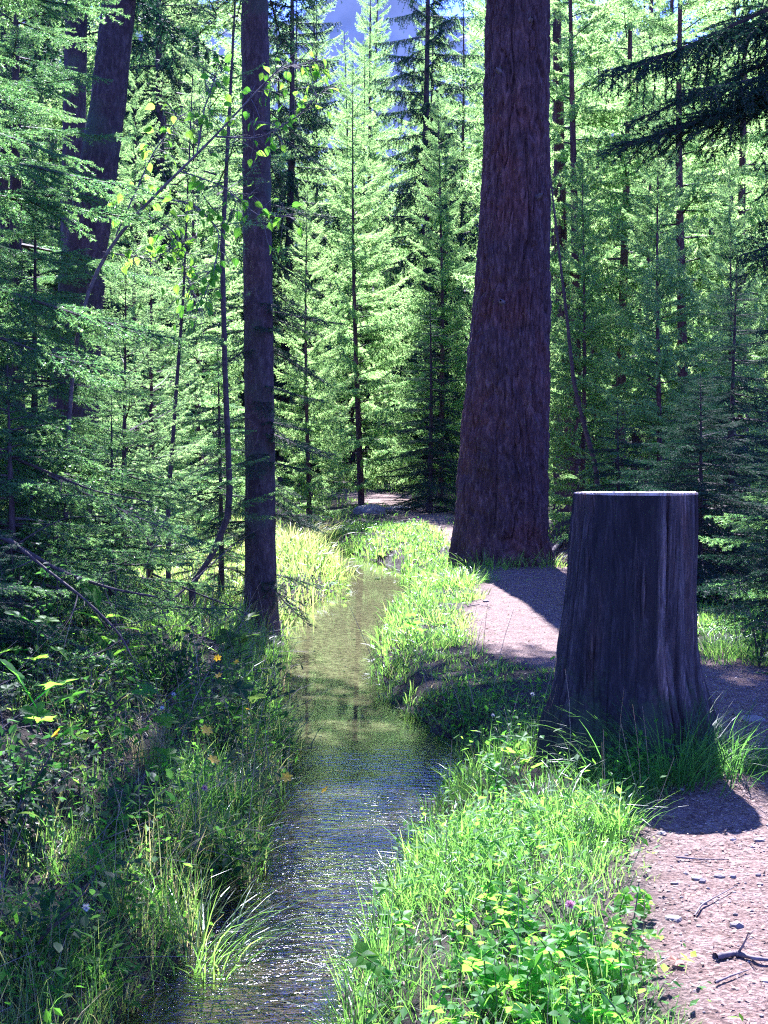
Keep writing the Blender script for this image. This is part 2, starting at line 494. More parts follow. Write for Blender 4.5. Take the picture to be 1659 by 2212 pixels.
# ---- far mountain slope seen through the gap in the trees
my = np.linspace(0, 1, 60); mx_ = np.linspace(-2600, 2600, 160)
MX, MT = np.meshgrid(mx_, my)
ridge = 560 + 90 * fbm(mx_ / 700, mx_ * 0, 0, 301, 5) + 60 * fbm(mx_ / 120, mx_ * 0, 0, 302, 3)
MZ = MT * ridge[None] * 1.0 + 45 * fbm(MX / 160, MT * 7, 0, 303, 4) * sm(0, .2, MT) - 20
MY = 1500 + MT * 400 + 120 * fbm(MX / 260, MT * 3, 0, 304, 4)
i = np.arange(59)[:, None] * 160; j = np.arange(159)[None]
M['rock_slope'] = plain_material('rock_slope', [(0.35, (0.36, 0.36, 0.26)), (0.55, (0.52, 0.50, 0.36)), (0.7, (0.66, 0.62, 0.46))], 0.012, 0.95, 0.0)
mb = MB(); mb.add(np.stack([MX, MY, MZ], -1).reshape(-1, 3), np.stack([i + j, i + j + 1, i + 160 + j + 1, i + 160 + j], -1).reshape(-1, 4), 0, .5, True)
link('mountain', mb.mesh('mountain', ['rock_slope']))['kind'] = 'structure'

# ---- brook water
def water_material():
    m, nt, out = mat_new('brook_water')
    geo = N(nt, 'ShaderNodeNewGeometry')
    mp = N(nt, 'ShaderNodeMapping'); mp.inputs['Scale'].default_value = (11, 30, 1)
    nt.links.new(geo.outputs['Position'], mp.inputs['Vector'])
    n1 = N(nt, 'ShaderNodeTexNoise', Scale=1.0, Detail=3.0, Roughness=0.55, Distortion=0.35)
    nt.links.new(mp.outputs[0], n1.inputs['Vector'])
    mp2 = N(nt, 'ShaderNodeMapping'); mp2.inputs['Scale'].default_value = (1.6, 2.6, 1)
    nt.links.new(geo.outputs['Position'], mp2.inputs['Vector'])
    n2 = N(nt, 'ShaderNodeTexNoise', Scale=1.0, Detail=2.0)
    nt.links.new(mp2.outputs[0], n2.inputs['Vector'])
    sx = N(nt, 'ShaderNodeSeparateXYZ'); nt.links.new(geo.outputs['Position'], sx.inputs[0])
    mr = N(nt, 'ShaderNodeMapRange'); mr.inputs[1].default_value = 5.2; mr.inputs[2].default_value = 8.6; mr.inputs[3].default_value = 1.0; mr.inputs[4].default_value = 0.008
    nt.links.new(sx.outputs['Y'], mr.inputs[0])
    r2 = ramp(nt, [(0.35, (0.35, 0.35, 0.35)), (0.6, (1, 1, 1))], n2.outputs['Fac'])
    mu = N(nt, 'ShaderNodeMath', operation='MULTIPLY'); nt.links.new(mr.outputs[0], mu.inputs[0]); nt.links.new(r2.outputs['Color'], mu.inputs[1])
    b = N(nt, 'ShaderNodeBump', Distance=0.022)
    nt.links.new(mu.outputs[0], b.inputs['Strength']); nt.links.new(n1.outputs['Fac'], b.inputs['Height'])
    fr = N(nt, 'ShaderNodeFresnel', IOR=1.45); nt.links.new(b.outputs[0], fr.inputs['Normal'])
    gl = N(nt, 'ShaderNodeBsdfGlossy', Roughness=0.045); nt.links.new(b.outputs[0], gl.inputs['Normal'])
    tr = N(nt, 'ShaderNodeBsdfTransparent'); tr.inputs['Color'].default_value = (0.90, 0.94, 0.82, 1)
    mx = N(nt, 'ShaderNodeMixShader')
    nt.links.new(fr.outputs[0], mx.inputs[0]); nt.links.new(tr.outputs[0], mx.inputs[1]); nt.links.new(gl.outputs[0], mx.inputs[2])
    nt.links.new(mx.outputs[0], out.inputs['Surface'])
    return m
M['water'] = water_material()
wy = np.concatenate([np.linspace(-12, 3, 24), np.linspace(3.1, 26, 230), np.linspace(26.5, 40, 20)])
wc, ww = brook(wy)
wt = np.linspace(-1, 1, 9)
WX = wc[:, None] + wt[None] * (ww[:, None] + 0.16)
WV = np.stack([WX, np.repeat(wy[:, None], 9, 1), np.full_like(WX, WATER_Z + 0.001)], -1).reshape(-1, 3)
i = np.arange(len(wy) - 1)[:, None] * 9; j = np.arange(8)[None]
mb = MB(); mb.add(WV, np.stack([i + j, i + j + 1, i + 9 + j + 1, i + 9 + j], -1).reshape(-1, 4), 0, 0.5, True)
link('brook_water', mb.mesh('brook_water', ['water']))['kind'] = 'structure'

# ------------------------------------------------------------------ trunks
def round_trunk(axis_pts, rad, k, rows, disp, seed, zs=None):
    """trunk mesh about a polyline; disp(theta, z) gives metres added to the radius"""
    A = np.asarray(axis_pts, float); rad = np.asarray(rad, float)
    zz = np.concatenate([[0], np.cumsum(np.linalg.norm(np.diff(A, axis=0), axis=1))])
    s = np.linspace(0, zz[-1], rows) if zs is None else zs
    C = np.stack([np.interp(s, zz, A[:, q]) for q in range(3)], -1)
    rr = np.interp(s, zz, rad)
    th = np.linspace(0, 2 * PI, k, endpoint=False)
    d = disp(th[None], s[:, None]) * np.ones((rows if zs is None else len(s), k))
    rad2 = rr[:, None] + d
    V = np.stack([C[:, None, 0] + rad2 * np.cos(th), C[:, None, 1] + rad2 * np.sin(th), np.repeat(C[:, None, 2], k, 1)], -1)
    n = len(s)
    i = np.arange(n - 1)[:, None] * k; j = np.arange(k)[None]; j2 = (j + 1) % k
    F = np.stack([i + j, i + j2, i + k + j2, i + k + j], -1).reshape(-1, 4)
    return V.reshape(-1, 3), F
def bark_relief(amp, cell, stretch, seed, flare=0.0, lobes=5, fh=0.5):
    def f(th, s):
        R0 = 1.0 / cell
        x, y = np.cos(th) * R0 * 0.45, np.sin(th) * R0 * 0.45
        v = s / (cell * stretch)
        w = 0.9 * vnoise(x * 0.7, y * 0.7, v * 0.9, seed + 3) + 0.35 * vnoise(x * 2.2, y * 2.2, v * 3.0, seed + 4)
        a = vnoise(x + w, y - w, v, seed)
        b = vnoise(x * 1.9 - w, y * 1.9 + w, v * 1.6, seed + 1)
        c1 = np.clip(1 - np.abs(a) * 5.0, 0, 1); c2 = np.clip(1 - np.abs(b) * 4.0, 0, 1)
        pl = vnoise(x * 1.3 + w, y * 1.3, v * 2.3, seed + 6)
        r = -amp * (0.9 * c1 + 0.45 * c2) + amp * 0.35 * pl
        r = r + amp * 0.22 * vnoise(x * 6, y * 6, v * 9, seed + 2)
        if flare:
            r = r + flare * np.exp(-s / fh) * (0.55 + 0.45 * np.cos(lobes * th + seed + 1.5 * np.sin(th * 2)))
        return r
    return f

# ------------------------------------------------------------------ conifer branches
def twig_net(L, r, sag, tip_up, sec_gap, sec_len, sec_ang, sec_droop, ter_gap, ter_len, hang=0.0, bare=0.12):
    """curves of one branch along +X: list of (points, r0, r1)"""
    out = []
    t = np.linspace(0, 1, 10)
    wob = r.normal(0, 0.012 * L, (2,))
    main = np.stack([L * t, wob[0] * np.sin(t * 5) + wob[1] * t ** 2 * 3, L * (-sag * t ** 1.6 + tip_up * t ** 3)], -1)
    out.append((main, 0.010 * L + 0.004, 0.002))
    n = max(3, int(L * (1 - bare) / sec_gap))
    for q in range(n):
        tt = bare + (1 - bare) * (q + r.uniform(-0.3, 0.3)) / n
        tt = min(max(tt, 0.02), 0.985)
        p = np.array([np.interp(tt, t, main[:, c]) for c in range(3)])
        tan = norm(np.array([np.interp(min(tt + 0.05, 1), t, main[:, c]) for c in range(3)]) - np.array([np.interp(tt - 0.05, t, main[:, c]) for c in range(3)]))
        sd = 1 if q % 2 else -1
        lat = np.array([0, sd, 0.0])
        ang = R(sec_ang + r.uniform(-14, 14))
        d = norm(tan * math.cos(ang) + lat * math.sin(ang) + np.array([0, 0, r.uniform(-0.25, 0.25)]))
        prof = (1 - tt) ** 0.75 + 0.10
        prof *= min(1.0, 0.45 + 2.2 * (tt - bare + 0.02) )
        l = sec_len * L * prof * r.uniform(0.65, 1.2)
        if l < 0.03: continue
        u = np.linspace(0, 1, 6)[:, None]
        sec = p + d * l * u + np.array([0, 0, -1.0]) * l * (sec_droop * u ** 1.7) + tan * l * 0.18 * u ** 2
        if hang:
            h = hang * r.uniform(0.3, 1.2)
            sec = p + d * l * 0.55 * u ** 0.8 + np.array([0, 0, -1.0]) * l * h * u ** 1.6
        out.append((sec, 0.0035 + 0.003 * l, 0.0012))
        if ter_gap:
            m = int(l / ter_gap)
            for k in range(m):
                ss = (k + 0.6 + r.uniform(-0.3, 0.3)) / (m + 0.4)
                pp = np.array([np.interp(ss, u[:, 0], sec[:, c]) for c in range(3)])
                st = norm(np.array([np.interp(min(ss + .1, 1), u[:, 0], sec[:, c]) for c in range(3)]) - np.array([np.interp(max(ss - .1, 0), u[:, 0], sec[:, c]) for c in range(3)]))
                la = norm(np.cross(st, np.array([0, 0, 1.0]) + 0.2 * r.normal(size=3))) * (1 if k % 2 else -1)
                dd = norm(st * 0.75 + la * 0.65 + np.array([0, 0, r.uniform(-0.25, 0.15)]))
                ll = ter_len * l * (1.05 - ss) * r.uniform(0.6, 1.25) + 0.02
                v = np.linspace(0, 1, 4)[:, None]
                out.append((pp + dd * ll * v + np.array([0, 0, -1.0]) * ll * 0.12 * v ** 2, 0.0018, 0.0008))
    return out
def needle_branch(kind, L, seed, net, dens, nlen, nwid, wood_k=3, rosette=0, wood_min=0.0):
    r = np.random.default_rng(seed)
    tw = twig_net(L, r, **net)
    mb = MB()
    for m in sorted({len(p) for p, _, _ in tw}):
        grp = [(p, a, b) for p, a, b in tw if len(p) == m]
        P = np.array([g[0] for g in grp])
        a = np.array([g[1] for g in grp]); b = np.array([g[2] for g in grp])
        u = np.linspace(0, 1, m)[None]
        rad = np.maximum(a[:, None] * (1 - u) + b[:, None] * u, wood_min)
        V, F = tubes(P, rad, wood_k)
        mb.add(V, F, 0, 0.5)
    p0, p1, tip = [], [], []
    for q, (p, a, b) in enumerate(tw):
        st = 3 if q == 0 else 0
        if kind == 'spruce' and q and len(p) == 6: st = 0
        p0.append(p[st:-1]); p1.append(p[st + 1:]); tip.append(np.linspace(st / len(p), 1, len(p) - 1 - st))
    p0, p1, tip = np.concatenate(p0), np.concatenate(p1), np.concatenate(tip)
    ln = np.linalg.norm(p1 - p0, axis=1)
    cnt = r.poisson(ln * dens)
    idx = np.repeat(np.arange(len(ln)), cnt)
    f = r.uniform(size=len(idx))[:, None]
    B = p0[idx] * (1 - f) + p1[idx] * f
    T = norm(p1 - p0)[idx]
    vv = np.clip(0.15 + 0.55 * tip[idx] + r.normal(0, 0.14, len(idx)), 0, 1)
    if rosette:
        B = np.repeat(B, rosette, 0); T = np.repeat(T, rosette, 0); vv = np.repeat(vv, rosette)
        D = norm(r.normal(size=B.shape) + 0.35 * T + np.array([0, 0, 0.15]))
    else:
        rad = r.normal(size=B.shape); rad -= (rad * T).sum(1, keepdims=True) * T
        rad[:, 2] = np.where(rad[:, 2] < 0, rad[:, 2] * 0.5, rad[:, 2])
        D = norm(T * 0.75 + norm(rad))
    Ls = nlen * r.uniform(0.75, 1.2, len(B))
    V, F = spikes(B, D, Ls, np.full(len(B), nwid), r)
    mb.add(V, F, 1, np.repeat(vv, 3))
    return mb

SPR = dict(sag=0.20, tip_up=0.10, sec_gap=0.055, sec_len=0.36, sec_ang=55, sec_droop=0.14, ter_gap=0.045, ter_len=0.38)
SPR_HANG = dict(sag=0.28, tip_up=0.16, sec_gap=0.036, sec_len=0.42, sec_ang=62, sec_droop=0.5, ter_gap=0.05, ter_len=0.26, hang=1.0)
LAR = dict(sag=0.10, tip_up=0.16, sec_gap=0.075, sec_len=0.34, sec_ang=58, sec_droop=0.22, ter_gap=0.12, ter_len=0.32)
LAR_HANG = dict(sag=0.16, tip_up=0.20, sec_gap=0.08, sec_len=0.34, sec_ang=65, sec_droop=0.5, ter_gap=0.14, ter_len=0.26, hang=0.8)
near_spruce = [needle_branch('spruce', 2.0, 100 + q, SPR, 470, 0.020, 0.0024) for q in range(4)]
small_spruce = [needle_branch('spruce', 0.9, 120 + q, dict(SPR, sec_gap=0.04, ter_gap=0.05), 440, 0.020, 0.0024) for q in range(3)]
hang_spruce = [needle_branch('spruce', 2.2, 140 + q, SPR_HANG, 420, 0.022, 0.0034) for q in range(3)]
near_larch = [needle_branch('larch', 1.5, 160 + q, LAR, 55, 0.030, 0.0022, rosette=7) for q in range(3)]
far_larch = [needle_branch('larch', 2.2, 180 + q, dict(LAR if q % 2 else LAR_HANG, sec_gap=0.06, ter_gap=0.09, sec_len=0.40), 26, 0.065, 0.0085, rosette=5, wood_min=0.003) for q in range(4)]
far_spruce = [needle_branch('spruce', 2.0, 200 + q, dict(SPR_HANG, ter_gap=0.08, sec_gap=0.06), 85, 0.065, 0.009, wood_min=0.003) for q in range(3)]
mid_spruce = [needle_branch('spruce', 1.4, 220 + q, dict(SPR, sec_gap=0.05, ter_gap=0.06), 150, 0.034, 0.0045, wood_min=0.002) for q in range(3)]

def branch_meshes(lst, needle, nm):
    return [b.mesh(nm, ['twig', needle]) for b in lst]
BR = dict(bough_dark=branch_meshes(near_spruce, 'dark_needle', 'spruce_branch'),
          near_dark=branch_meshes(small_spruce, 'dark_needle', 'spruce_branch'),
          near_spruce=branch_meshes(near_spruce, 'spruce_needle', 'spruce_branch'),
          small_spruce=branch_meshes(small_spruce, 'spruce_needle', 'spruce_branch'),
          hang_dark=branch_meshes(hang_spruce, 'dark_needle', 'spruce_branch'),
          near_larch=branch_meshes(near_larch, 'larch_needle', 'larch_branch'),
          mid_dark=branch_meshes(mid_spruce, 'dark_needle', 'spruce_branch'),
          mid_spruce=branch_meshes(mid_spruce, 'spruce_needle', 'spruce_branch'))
BLEN = dict(bough_dark=2.0, near_dark=0.9, near_spruce=2.0, small_spruce=0.9, hang_dark=2.2, near_larch=1.5, mid_dark=1.4, mid_spruce=1.4)

def put_branch(root, key, p, az, pitch, length, q=None, roll=0.0):
    me = BR[key][random.randrange(len(BR[key])) if q is None else q]
    o = link('branch', me, root)
    o.location = tuple(p)
    o.rotation_euler = Euler((roll, -pitch, az), 'XYZ')
    s = length / BLEN[key]
    o.scale = (s, s, s)
    return o
def simple_trunk(root, pts, rad, mat='spruce_bark', k=20, rows=60, amp=0.012, seed=1, name='trunk'):
    V, F = round_trunk(pts, rad, k, rows, bark_relief(amp, 0.05, 3, seed, amp * 3, 4, 0.3), seed)
    mb = MB(); mb.add(V, F, 0, 0.5, True)
    return link(name, mb.mesh(name, [mat]), root)

# crowns for distant trees: one mesh per variant
def crown_mesh(kind, H, base, Lmax, n, seed, pitch0, pitch1, shape=0.8, radial=0.0):
    r = np.random.default_rng(seed)
    src = far_larch if kind == 'larch' else far_spruce
    bl = 2.2 if kind == 'larch' else 2.0
    mb = MB()
    for q in range(n):
        f = (q + r.uniform(0, 1)) / n
        z = base + (H - base) * f ** 1.0
        l = Lmax * (1 - f) ** shape * r.uniform(0.6, 1.15) + 0.25
        if f < 0.15: l *= 0.7 + 2 * f
        az = q * 2.399 + r.uniform(-0.4, 0.4)
        pt = R(pitch0 + (pitch1 - pitch0) * f + r.uniform(-9, 9))
        mt = Matrix.Translation((0, 0, z)) @ Euler((r.uniform(-0.3, 0.3), -pt, az), 'XYZ').to_matrix().to_4x4() @ Matrix.Scale(l / bl, 4)
        mb.merge(src[r.integers(len(src))], np.array(mt))
    return mb
def trunk_mesh(H, r0, seed, mat):
    rr = np.random.default_rng(seed)
    z = np.linspace(-0.3, H, 14)
    pts = np.stack([0.05 * np.sin(z * 0.5 + seed), 0.05 * np.cos(z * 0.4 + seed), z], -1)
    V, F = tube(pts, r0 * (1 - z.clip(0) / H * 0.95), 9)
    V[:, 2] = np.repeat(z, 9)
    mb = MB(); mb.add(V, F, 0, 0.5, True)
    return mb.mesh('trunk', [mat])
FAR = {}
for q in range(4):
    H = [13, 16, 18, 20][q]
    FAR['larch', q] = (trunk_mesh(H, 0.09 + 0.02 * q, q, 'larch_bark'), crown_mesh('larch', H, 0.6 + 0.4 * q, 1.9 + 0.12 * q, 120 + 12 * q, 300 + q, -8, 40).mesh('crown', ['twig', 'larch_needle']), H)
for q in range(3):
    H = 12.5
    FAR['high_larch', q] = (trunk_mesh(H, 0.11, 30 + q, 'larch_bark'), crown_mesh('larch', H, 2.4, 2.1, 62, 370 + q, -4, 38).mesh('crown', ['twig', 'larch_needle']), H)
for q in range(2):
    H = [16, 20][q]
    FAR['spruce', q] = (trunk_mesh(H, 0.15, 9 + q, 'spruce_bark'), crown_mesh('spruce', H, 0.8, 2.5, 150, 330 + q, -18, 25).mesh('crown', ['twig', 'dark_needle']), H)
H = 9.5
for q in range(2):
    FAR['young_larch', q] = (trunk_mesh(H, 0.075, 20 + q, 'larch_bark'), crown_mesh('larch', H, 0.35, 1.75, 120, 350 + q, 2, 45).mesh('crown', ['twig', 'larch_needle']), H)

def far_tree(name, key, x, y, H, label, group=None, lean=0.0):
    tr, cr, H0 = FAR[key]
    root = thing(name, label, 'tree', (x, y, gz(x, min(y, 150)) - 0.05), random.uniform(0, 6.28), group)
    s = H / H0
    for nm, me in (('trunk', tr), ('crown', cr)):
        o = link(nm, me, root)
        o.scale = (s * (1 if nm == 'trunk' else 1), s, s)
    root.rotation_euler[0] = random.uniform(-0.02, 0.02) + lean
    return root

# ------------------------------------------------------------------ the big old larch
zt = [(0, 1.24, 1.482), (0.206, 1.17, 1.473), (0.67, 1.115, 1.482), (1.25, 1.07, 1.494), (2.41, 1.0, 1.54), (3.57, 0.90, 1.604), (4.73, 0.83, 1.639), (7.05, 0.79, 1.659), (12, 0.66, 1.7), (18, 0.42, 1.75), (25, 0.08, 1.8)]
BX, BY = 1.482, 18.5
big = thing('old_larch_tree', 'huge old larch with deeply furrowed reddish bark standing on the path', 'tree', (BX, BY, 0))
ax = np.array([(c - BX, 0, z) for z, w, c in zt]); ax[0, 2] = -0.1
zs = np.concatenate([np.linspace(0, 7.7, 520), np.linspace(7.9, 25, 40)])
V, F = round_trunk(ax, [w / 2 + .012 for z, w, c in zt], 380, 0, (lambda f1, f2, f3: (lambda th, s: f1(th, s) + f2(th, s) + f3(th, s)))(bark_relief(0.050, 0.13, 6.5, 40, 0.085, 5, 0.32), bark_relief(0.016, 0.055, 5.0, 48), lambda th, s: 0.03 * vnoise(np.cos(th) * 1.2, np.sin(th) * 1.2, s * 0.35, 49)), 40, zs)
mb = MB(); mb.add(V, F, 0, 0.5, True)
link('trunk', mb.mesh('trunk', ['larch_bark']), big)
for z_, a_, l_ in ((5.9, -2.2, .16), (4.4, -0.9, .12), (3.1, -1.9, .09), (6.5, -1.3, .13)):
    r0_ = np.interp(z_, ax[:, 2], [w / 2 for z, w, c in zt]); c_ = np.interp(z_, ax[:, 2], ax[:, 0])
    dv = np.array([math.cos(a_), math.sin(a_), .25])
    P_k = [np.array([c_, 0, z_]) + dv * (r0_ - .05 + l_ * t) for t in (0, .4, .75, 1)]
    mb = MB(); Vk, Fk = tube(P_k, [.045, .034, .026, .012], 7); mb.add(Vk, Fk, 0, .5)
    link('branch_stub', mb.mesh('branch_stub', ['grey_twig']), big)
cb = MB()
def gap_in_crown(z, az, l, r):
    """the crown is open where shafts of sun reach the stump top and the near right bank"""
    tq = np.linspace(.1, 1, 6) * l; xs, ys = 1.68 + np.cos(az) * tq, 18.5 + np.sin(az) * tq - .933 * z
    w = .22 * l
    if np.any((xs > .75 - w) & (xs < 1.55 + w) & (ys > 5.55 - w) & (ys < 6.35 + w)): return True
    return bool(np.any((xs > -.3) & (xs < 1.0) & (ys > 3.7) & (ys < 5.9))) and r.uniform() < .6
r = np.random.default_rng(77)
for q in range(170):
    f = q / 170
    z = 8.6 + 15.5 * f ** 1.1 + r.uniform(-0.2, 0.2)
    l = (3.6 * (1 - f) ** 0.7 + 0.4) * r.uniform(0.55, 1.1)
    az = q * 2.399 + r.uniform(-0.4, 0.4)
    rt_ = 1.5 + 0.7 * math.cos(az) * l > 1.9
    if 12.3 < z < 19 and r.uniform() < (0.6 if rt_ else 0.80): continue
    if z <= 12.3 and not rt_ and 18.5 + 0.8 * math.sin(az) * l - 0.93 * z < 6.1: continue
    if z - 1.1 * math.sin(az) * l < 8.1 or gap_in_crown(z, az, l, r): continue
    mt = Matrix.Translation((np.interp(z, ax[:, 2], ax[:, 0]), 0, z)) @ Euler((r.uniform(-.3, .3), -R(r.uniform(-5, 18) + 20 * f), az), 'XYZ').to_matrix().to_4x4() @ Matrix.Scale(l / 2.2, 4)
    cb.merge(far_larch[r.integers(4)], np.array(mt))
for q in range(36):                 # unseen limbs added on the crown's right side to shade the near path
    z, l, az = r.uniform(12.7, 15.0), r.uniform(1.1, 2.6), r.uniform(-1.25, 1.25)
    if gap_in_crown(z, az, l, r): continue
    mt = Matrix.Translation((np.interp(z, ax[:, 2], ax[:, 0]), 0, z)) @ Euler((r.uniform(-.3, .3), -R(r.uniform(-8, 20)), az), 'XYZ').to_matrix().to_4x4() @ Matrix.Scale(l / 2.2, 4)
    cb.merge(far_larch[r.integers(4)], np.array(mt))
for q in range(9):                  # more unseen limbs, added to dapple the near path with shade
    z, l, az = r.uniform(13.9, 15.2), r.uniform(0.9, 1.6), r.uniform(-2.0, -0.9)
    mt = Matrix.Translation((np.interp(z, ax[:, 2], ax[:, 0]), 0, z)) @ Euler((r.uniform(-.3, .3), -R(r.uniform(-8, 20)), az), 'XYZ').to_matrix().to_4x4() @ Matrix.Scale(l / 2.2, 4)
    cb.merge(far_larch[r.integers(4)], np.array(mt))
link('crown', cb.mesh('crown', ['twig', 'larch_needle']), big)

# ------------------------------------------------------------------ cut stump
SX, SY = 1.185, 7.1
stump = thing('tree_stump', 'tall weathered grey tree stump with a flat sawn top beside the path', 'stump', (SX, SY, 0))
k_ = 7.1 / FPX
prof = [(1660, 1158, 1575), (1640, 1165, 1565), (1590, 1172, 1553), (1550, 1180, 1543), (1500, 1192, 1526), (1450, 1203, 1513), (1400, 1209, 1506), (1250, 1229, 1503), (1150, 1239, 1502), (1066, 1247, 1503)]
pts, rad = [], []
for Y, a, b in prof:
    pts.append((((a + b) / 2 - 829.5) * k_ - SX, 0, 1.5 - (Y - 957) * k_)); rad.append((b - a) / 2 * k_)
pts = np.array(pts); pts[0, 2] = -0.25
s0 = np.concatenate([[0], np.cumsum(np.linalg.norm(np.diff(pts, axis=0), axis=1))])
def stump_relief(th, s):
    h = s / s0[-1]
    low = np.exp(-((s - 0.2) / 0.33).clip(0))
    r = low * 0.030 * np.cos(5 * th + 1.1 + 0.8 * np.sin(th)) + low * 0.014 * np.cos(11 * th + 2)
    # weathered strip: a proud slab whose edge runs down the right third of the face
    a = (th + PI / 2 + PI) % (2 * PI) - PI     # 0 facing the camera
    slab = sm(0.20, 0.225, a) * (1 - sm(1.0, 1.2, a))
    r = r + 0.026 * slab * sm(0.35, 0.5, s + 0.2 * vnoise(np.cos(th) * 12, np.sin(th) * 12, s * .5, 65))
    slab2 = (1 - sm(-0.95, -0.9, a)) * sm(-1.8, -1.6, a)
    r = r + 0.012 * slab2
    x, y = np.cos(th), np.sin(th)
    g = vnoise(x * 16, y * 16, s * 1.3, 61)
    g2 = vnoise(x * 40, y * 40, s * 2.2, 62)
    rough = 0.12 + 0.88 * np.maximum(slab, slab2) * (1 - 0.5 * low) + 0.8 * low
    g3 = vnoise(x * 9 + 0.5 * g, y * 9, s * 0.9, 66)
    r = r - 0.014 * rough * np.clip(1 - 4.5 * np.abs(g), 0, 1) - 0.034 * rough * np.clip(1 - 8 * np.abs(g3), 0, 1) + 0.005 * rough * g2
    r = r - 0.02 * slab * sm(0.1, -0.5, vnoise(x * 6, y * 6, s * 2.0, 67)) * sm(0.9, 0.5, s)
    r = r + 0.0022 * (1 - slab) * vnoise((x + s) * 26, (x - s) * 5, 0, 68)
    r = r + 0.020 * low * vnoise(x * 5, y * 5, s * 7, 69) + 0.008 * low * vnoise(x * 16, y * 16, s * 18, 70)
    return r + 0.008 * vnoise(x * 3, y * 3, s * 3, 63)
V, F = round_trunk(pts, rad, 480, 320, stump_relief, 60)
def stump_material():
    m, nt, out = mat_new('weathered_wood')
    tc = N(nt, 'ShaderNodeTexCoord')
    mp = N(nt, 'ShaderNodeMapping'); mp.inputs['Scale'].default_value = (30, 30, 3.2)
    nt.links.new(tc.outputs['Object'], mp.inputs['Vector'])
    n1 = N(nt, 'ShaderNodeTexNoise', Scale=1.0, Detail=9.0, Roughness=0.78, Distortion=1.2); nt.links.new(mp.outputs[0], n1.inputs['Vector'])
    mp2 = N(nt, 'ShaderNodeMapping'); mp2.inputs['Scale'].default_value = (7, 7, 2.0)
    nt.links.new(tc.outputs['Object'], mp2.inputs['Vector'])
    n2 = N(nt, 'ShaderNodeTexNoise', Scale=1.0, Detail=4.0); nt.links.new(mp2.outputs[0], n2.inputs['Vector'])
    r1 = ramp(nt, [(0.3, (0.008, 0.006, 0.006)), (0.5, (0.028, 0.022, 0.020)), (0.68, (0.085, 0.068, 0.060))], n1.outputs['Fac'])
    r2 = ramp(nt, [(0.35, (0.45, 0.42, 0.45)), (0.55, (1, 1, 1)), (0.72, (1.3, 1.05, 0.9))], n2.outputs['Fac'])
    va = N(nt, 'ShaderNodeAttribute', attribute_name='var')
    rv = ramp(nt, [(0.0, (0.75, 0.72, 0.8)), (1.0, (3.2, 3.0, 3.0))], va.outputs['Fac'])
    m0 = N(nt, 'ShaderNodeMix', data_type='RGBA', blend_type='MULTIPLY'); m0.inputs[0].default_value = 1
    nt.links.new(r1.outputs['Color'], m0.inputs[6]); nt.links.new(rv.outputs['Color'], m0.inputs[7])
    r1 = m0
    mx = N(nt, 'ShaderNodeMix', data_type='RGBA', blend_type='MULTIPLY'); mx.inputs[0].default_value = 1
    nt.links.new(r1.outputs[2], mx.inputs[6]); nt.links.new(r2.outputs['Color'], mx.inputs[7])
    n7 = N(nt, 'ShaderNodeTexNoise', Scale=6.0, Detail=6.0, Roughness=0.7); nt.links.new(tc.outputs['Object'], n7.inputs['Vector'])
    sz = N(nt, 'ShaderNodeSeparateXYZ'); nt.links.new(tc.outputs['Object'], sz.inputs[0])
    mz = N(nt, 'ShaderNodeMapRange'); mz.inputs[1].default_value = 0.55; mz.inputs[2].default_value = 0.05; mz.inputs[3].default_value = -0.14; mz.inputs[4].default_value = 0.16
    nt.links.new(sz.outputs['Z'], mz.inputs[0])
    a7 = N(nt, 'ShaderNodeMath', operation='ADD'); nt.links.new(n7.outputs['Fac'], a7.inputs[0]); nt.links.new(mz.outputs[0], a7.inputs[1])
    r7 = ramp(nt, [(0.52, (0, 0, 0)), (0.62, (0.85, 0.85, 0.85))], a7.outputs[0])
    m7 = N(nt, 'ShaderNodeMix', data_type='RGBA'); m7.inputs[7].default_value = (0.035, 0.045, 0.022, 1)
    nt.links.new(r7.outputs['Color'], m7.inputs[0]); nt.links.new(mx.outputs[2], m7.inputs[6])
    mx = m7
    p = N(nt, 'ShaderNodeBsdfPrincipled', Roughness=0.8); p.inputs['Specular IOR Level'].default_value = 0.3
    nt.links.new(mx.outputs[2], p.inputs['Base Color'])
    b = N(nt, 'ShaderNodeBump', Strength=0.9, Distance=0.010); nt.links.new(n1.outputs['Fac'], b.inputs['Height']); nt.links.new(b.outputs[0], p.inputs['Normal'])
    nt.links.new(p.outputs[0], out.inputs['Surface'])
    return m
M['stump_wood'] = stump_material()
_th = np.linspace(0, 2 * PI, 480, endpoint=False)[None] * np.ones((320, 1)); _s = np.linspace(0, s0[-1], 320)[:, None] * np.ones((1, 480))
_a = (_th + PI / 2 + PI) % (2 * PI) - PI
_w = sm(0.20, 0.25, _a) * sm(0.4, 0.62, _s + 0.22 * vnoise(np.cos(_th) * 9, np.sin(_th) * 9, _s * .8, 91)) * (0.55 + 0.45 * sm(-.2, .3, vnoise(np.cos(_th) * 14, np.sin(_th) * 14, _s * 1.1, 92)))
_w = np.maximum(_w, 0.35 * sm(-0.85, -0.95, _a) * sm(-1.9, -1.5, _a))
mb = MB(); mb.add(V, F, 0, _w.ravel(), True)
link('weathered_side', mb.mesh('weathered_side', ['stump_wood']), stump)
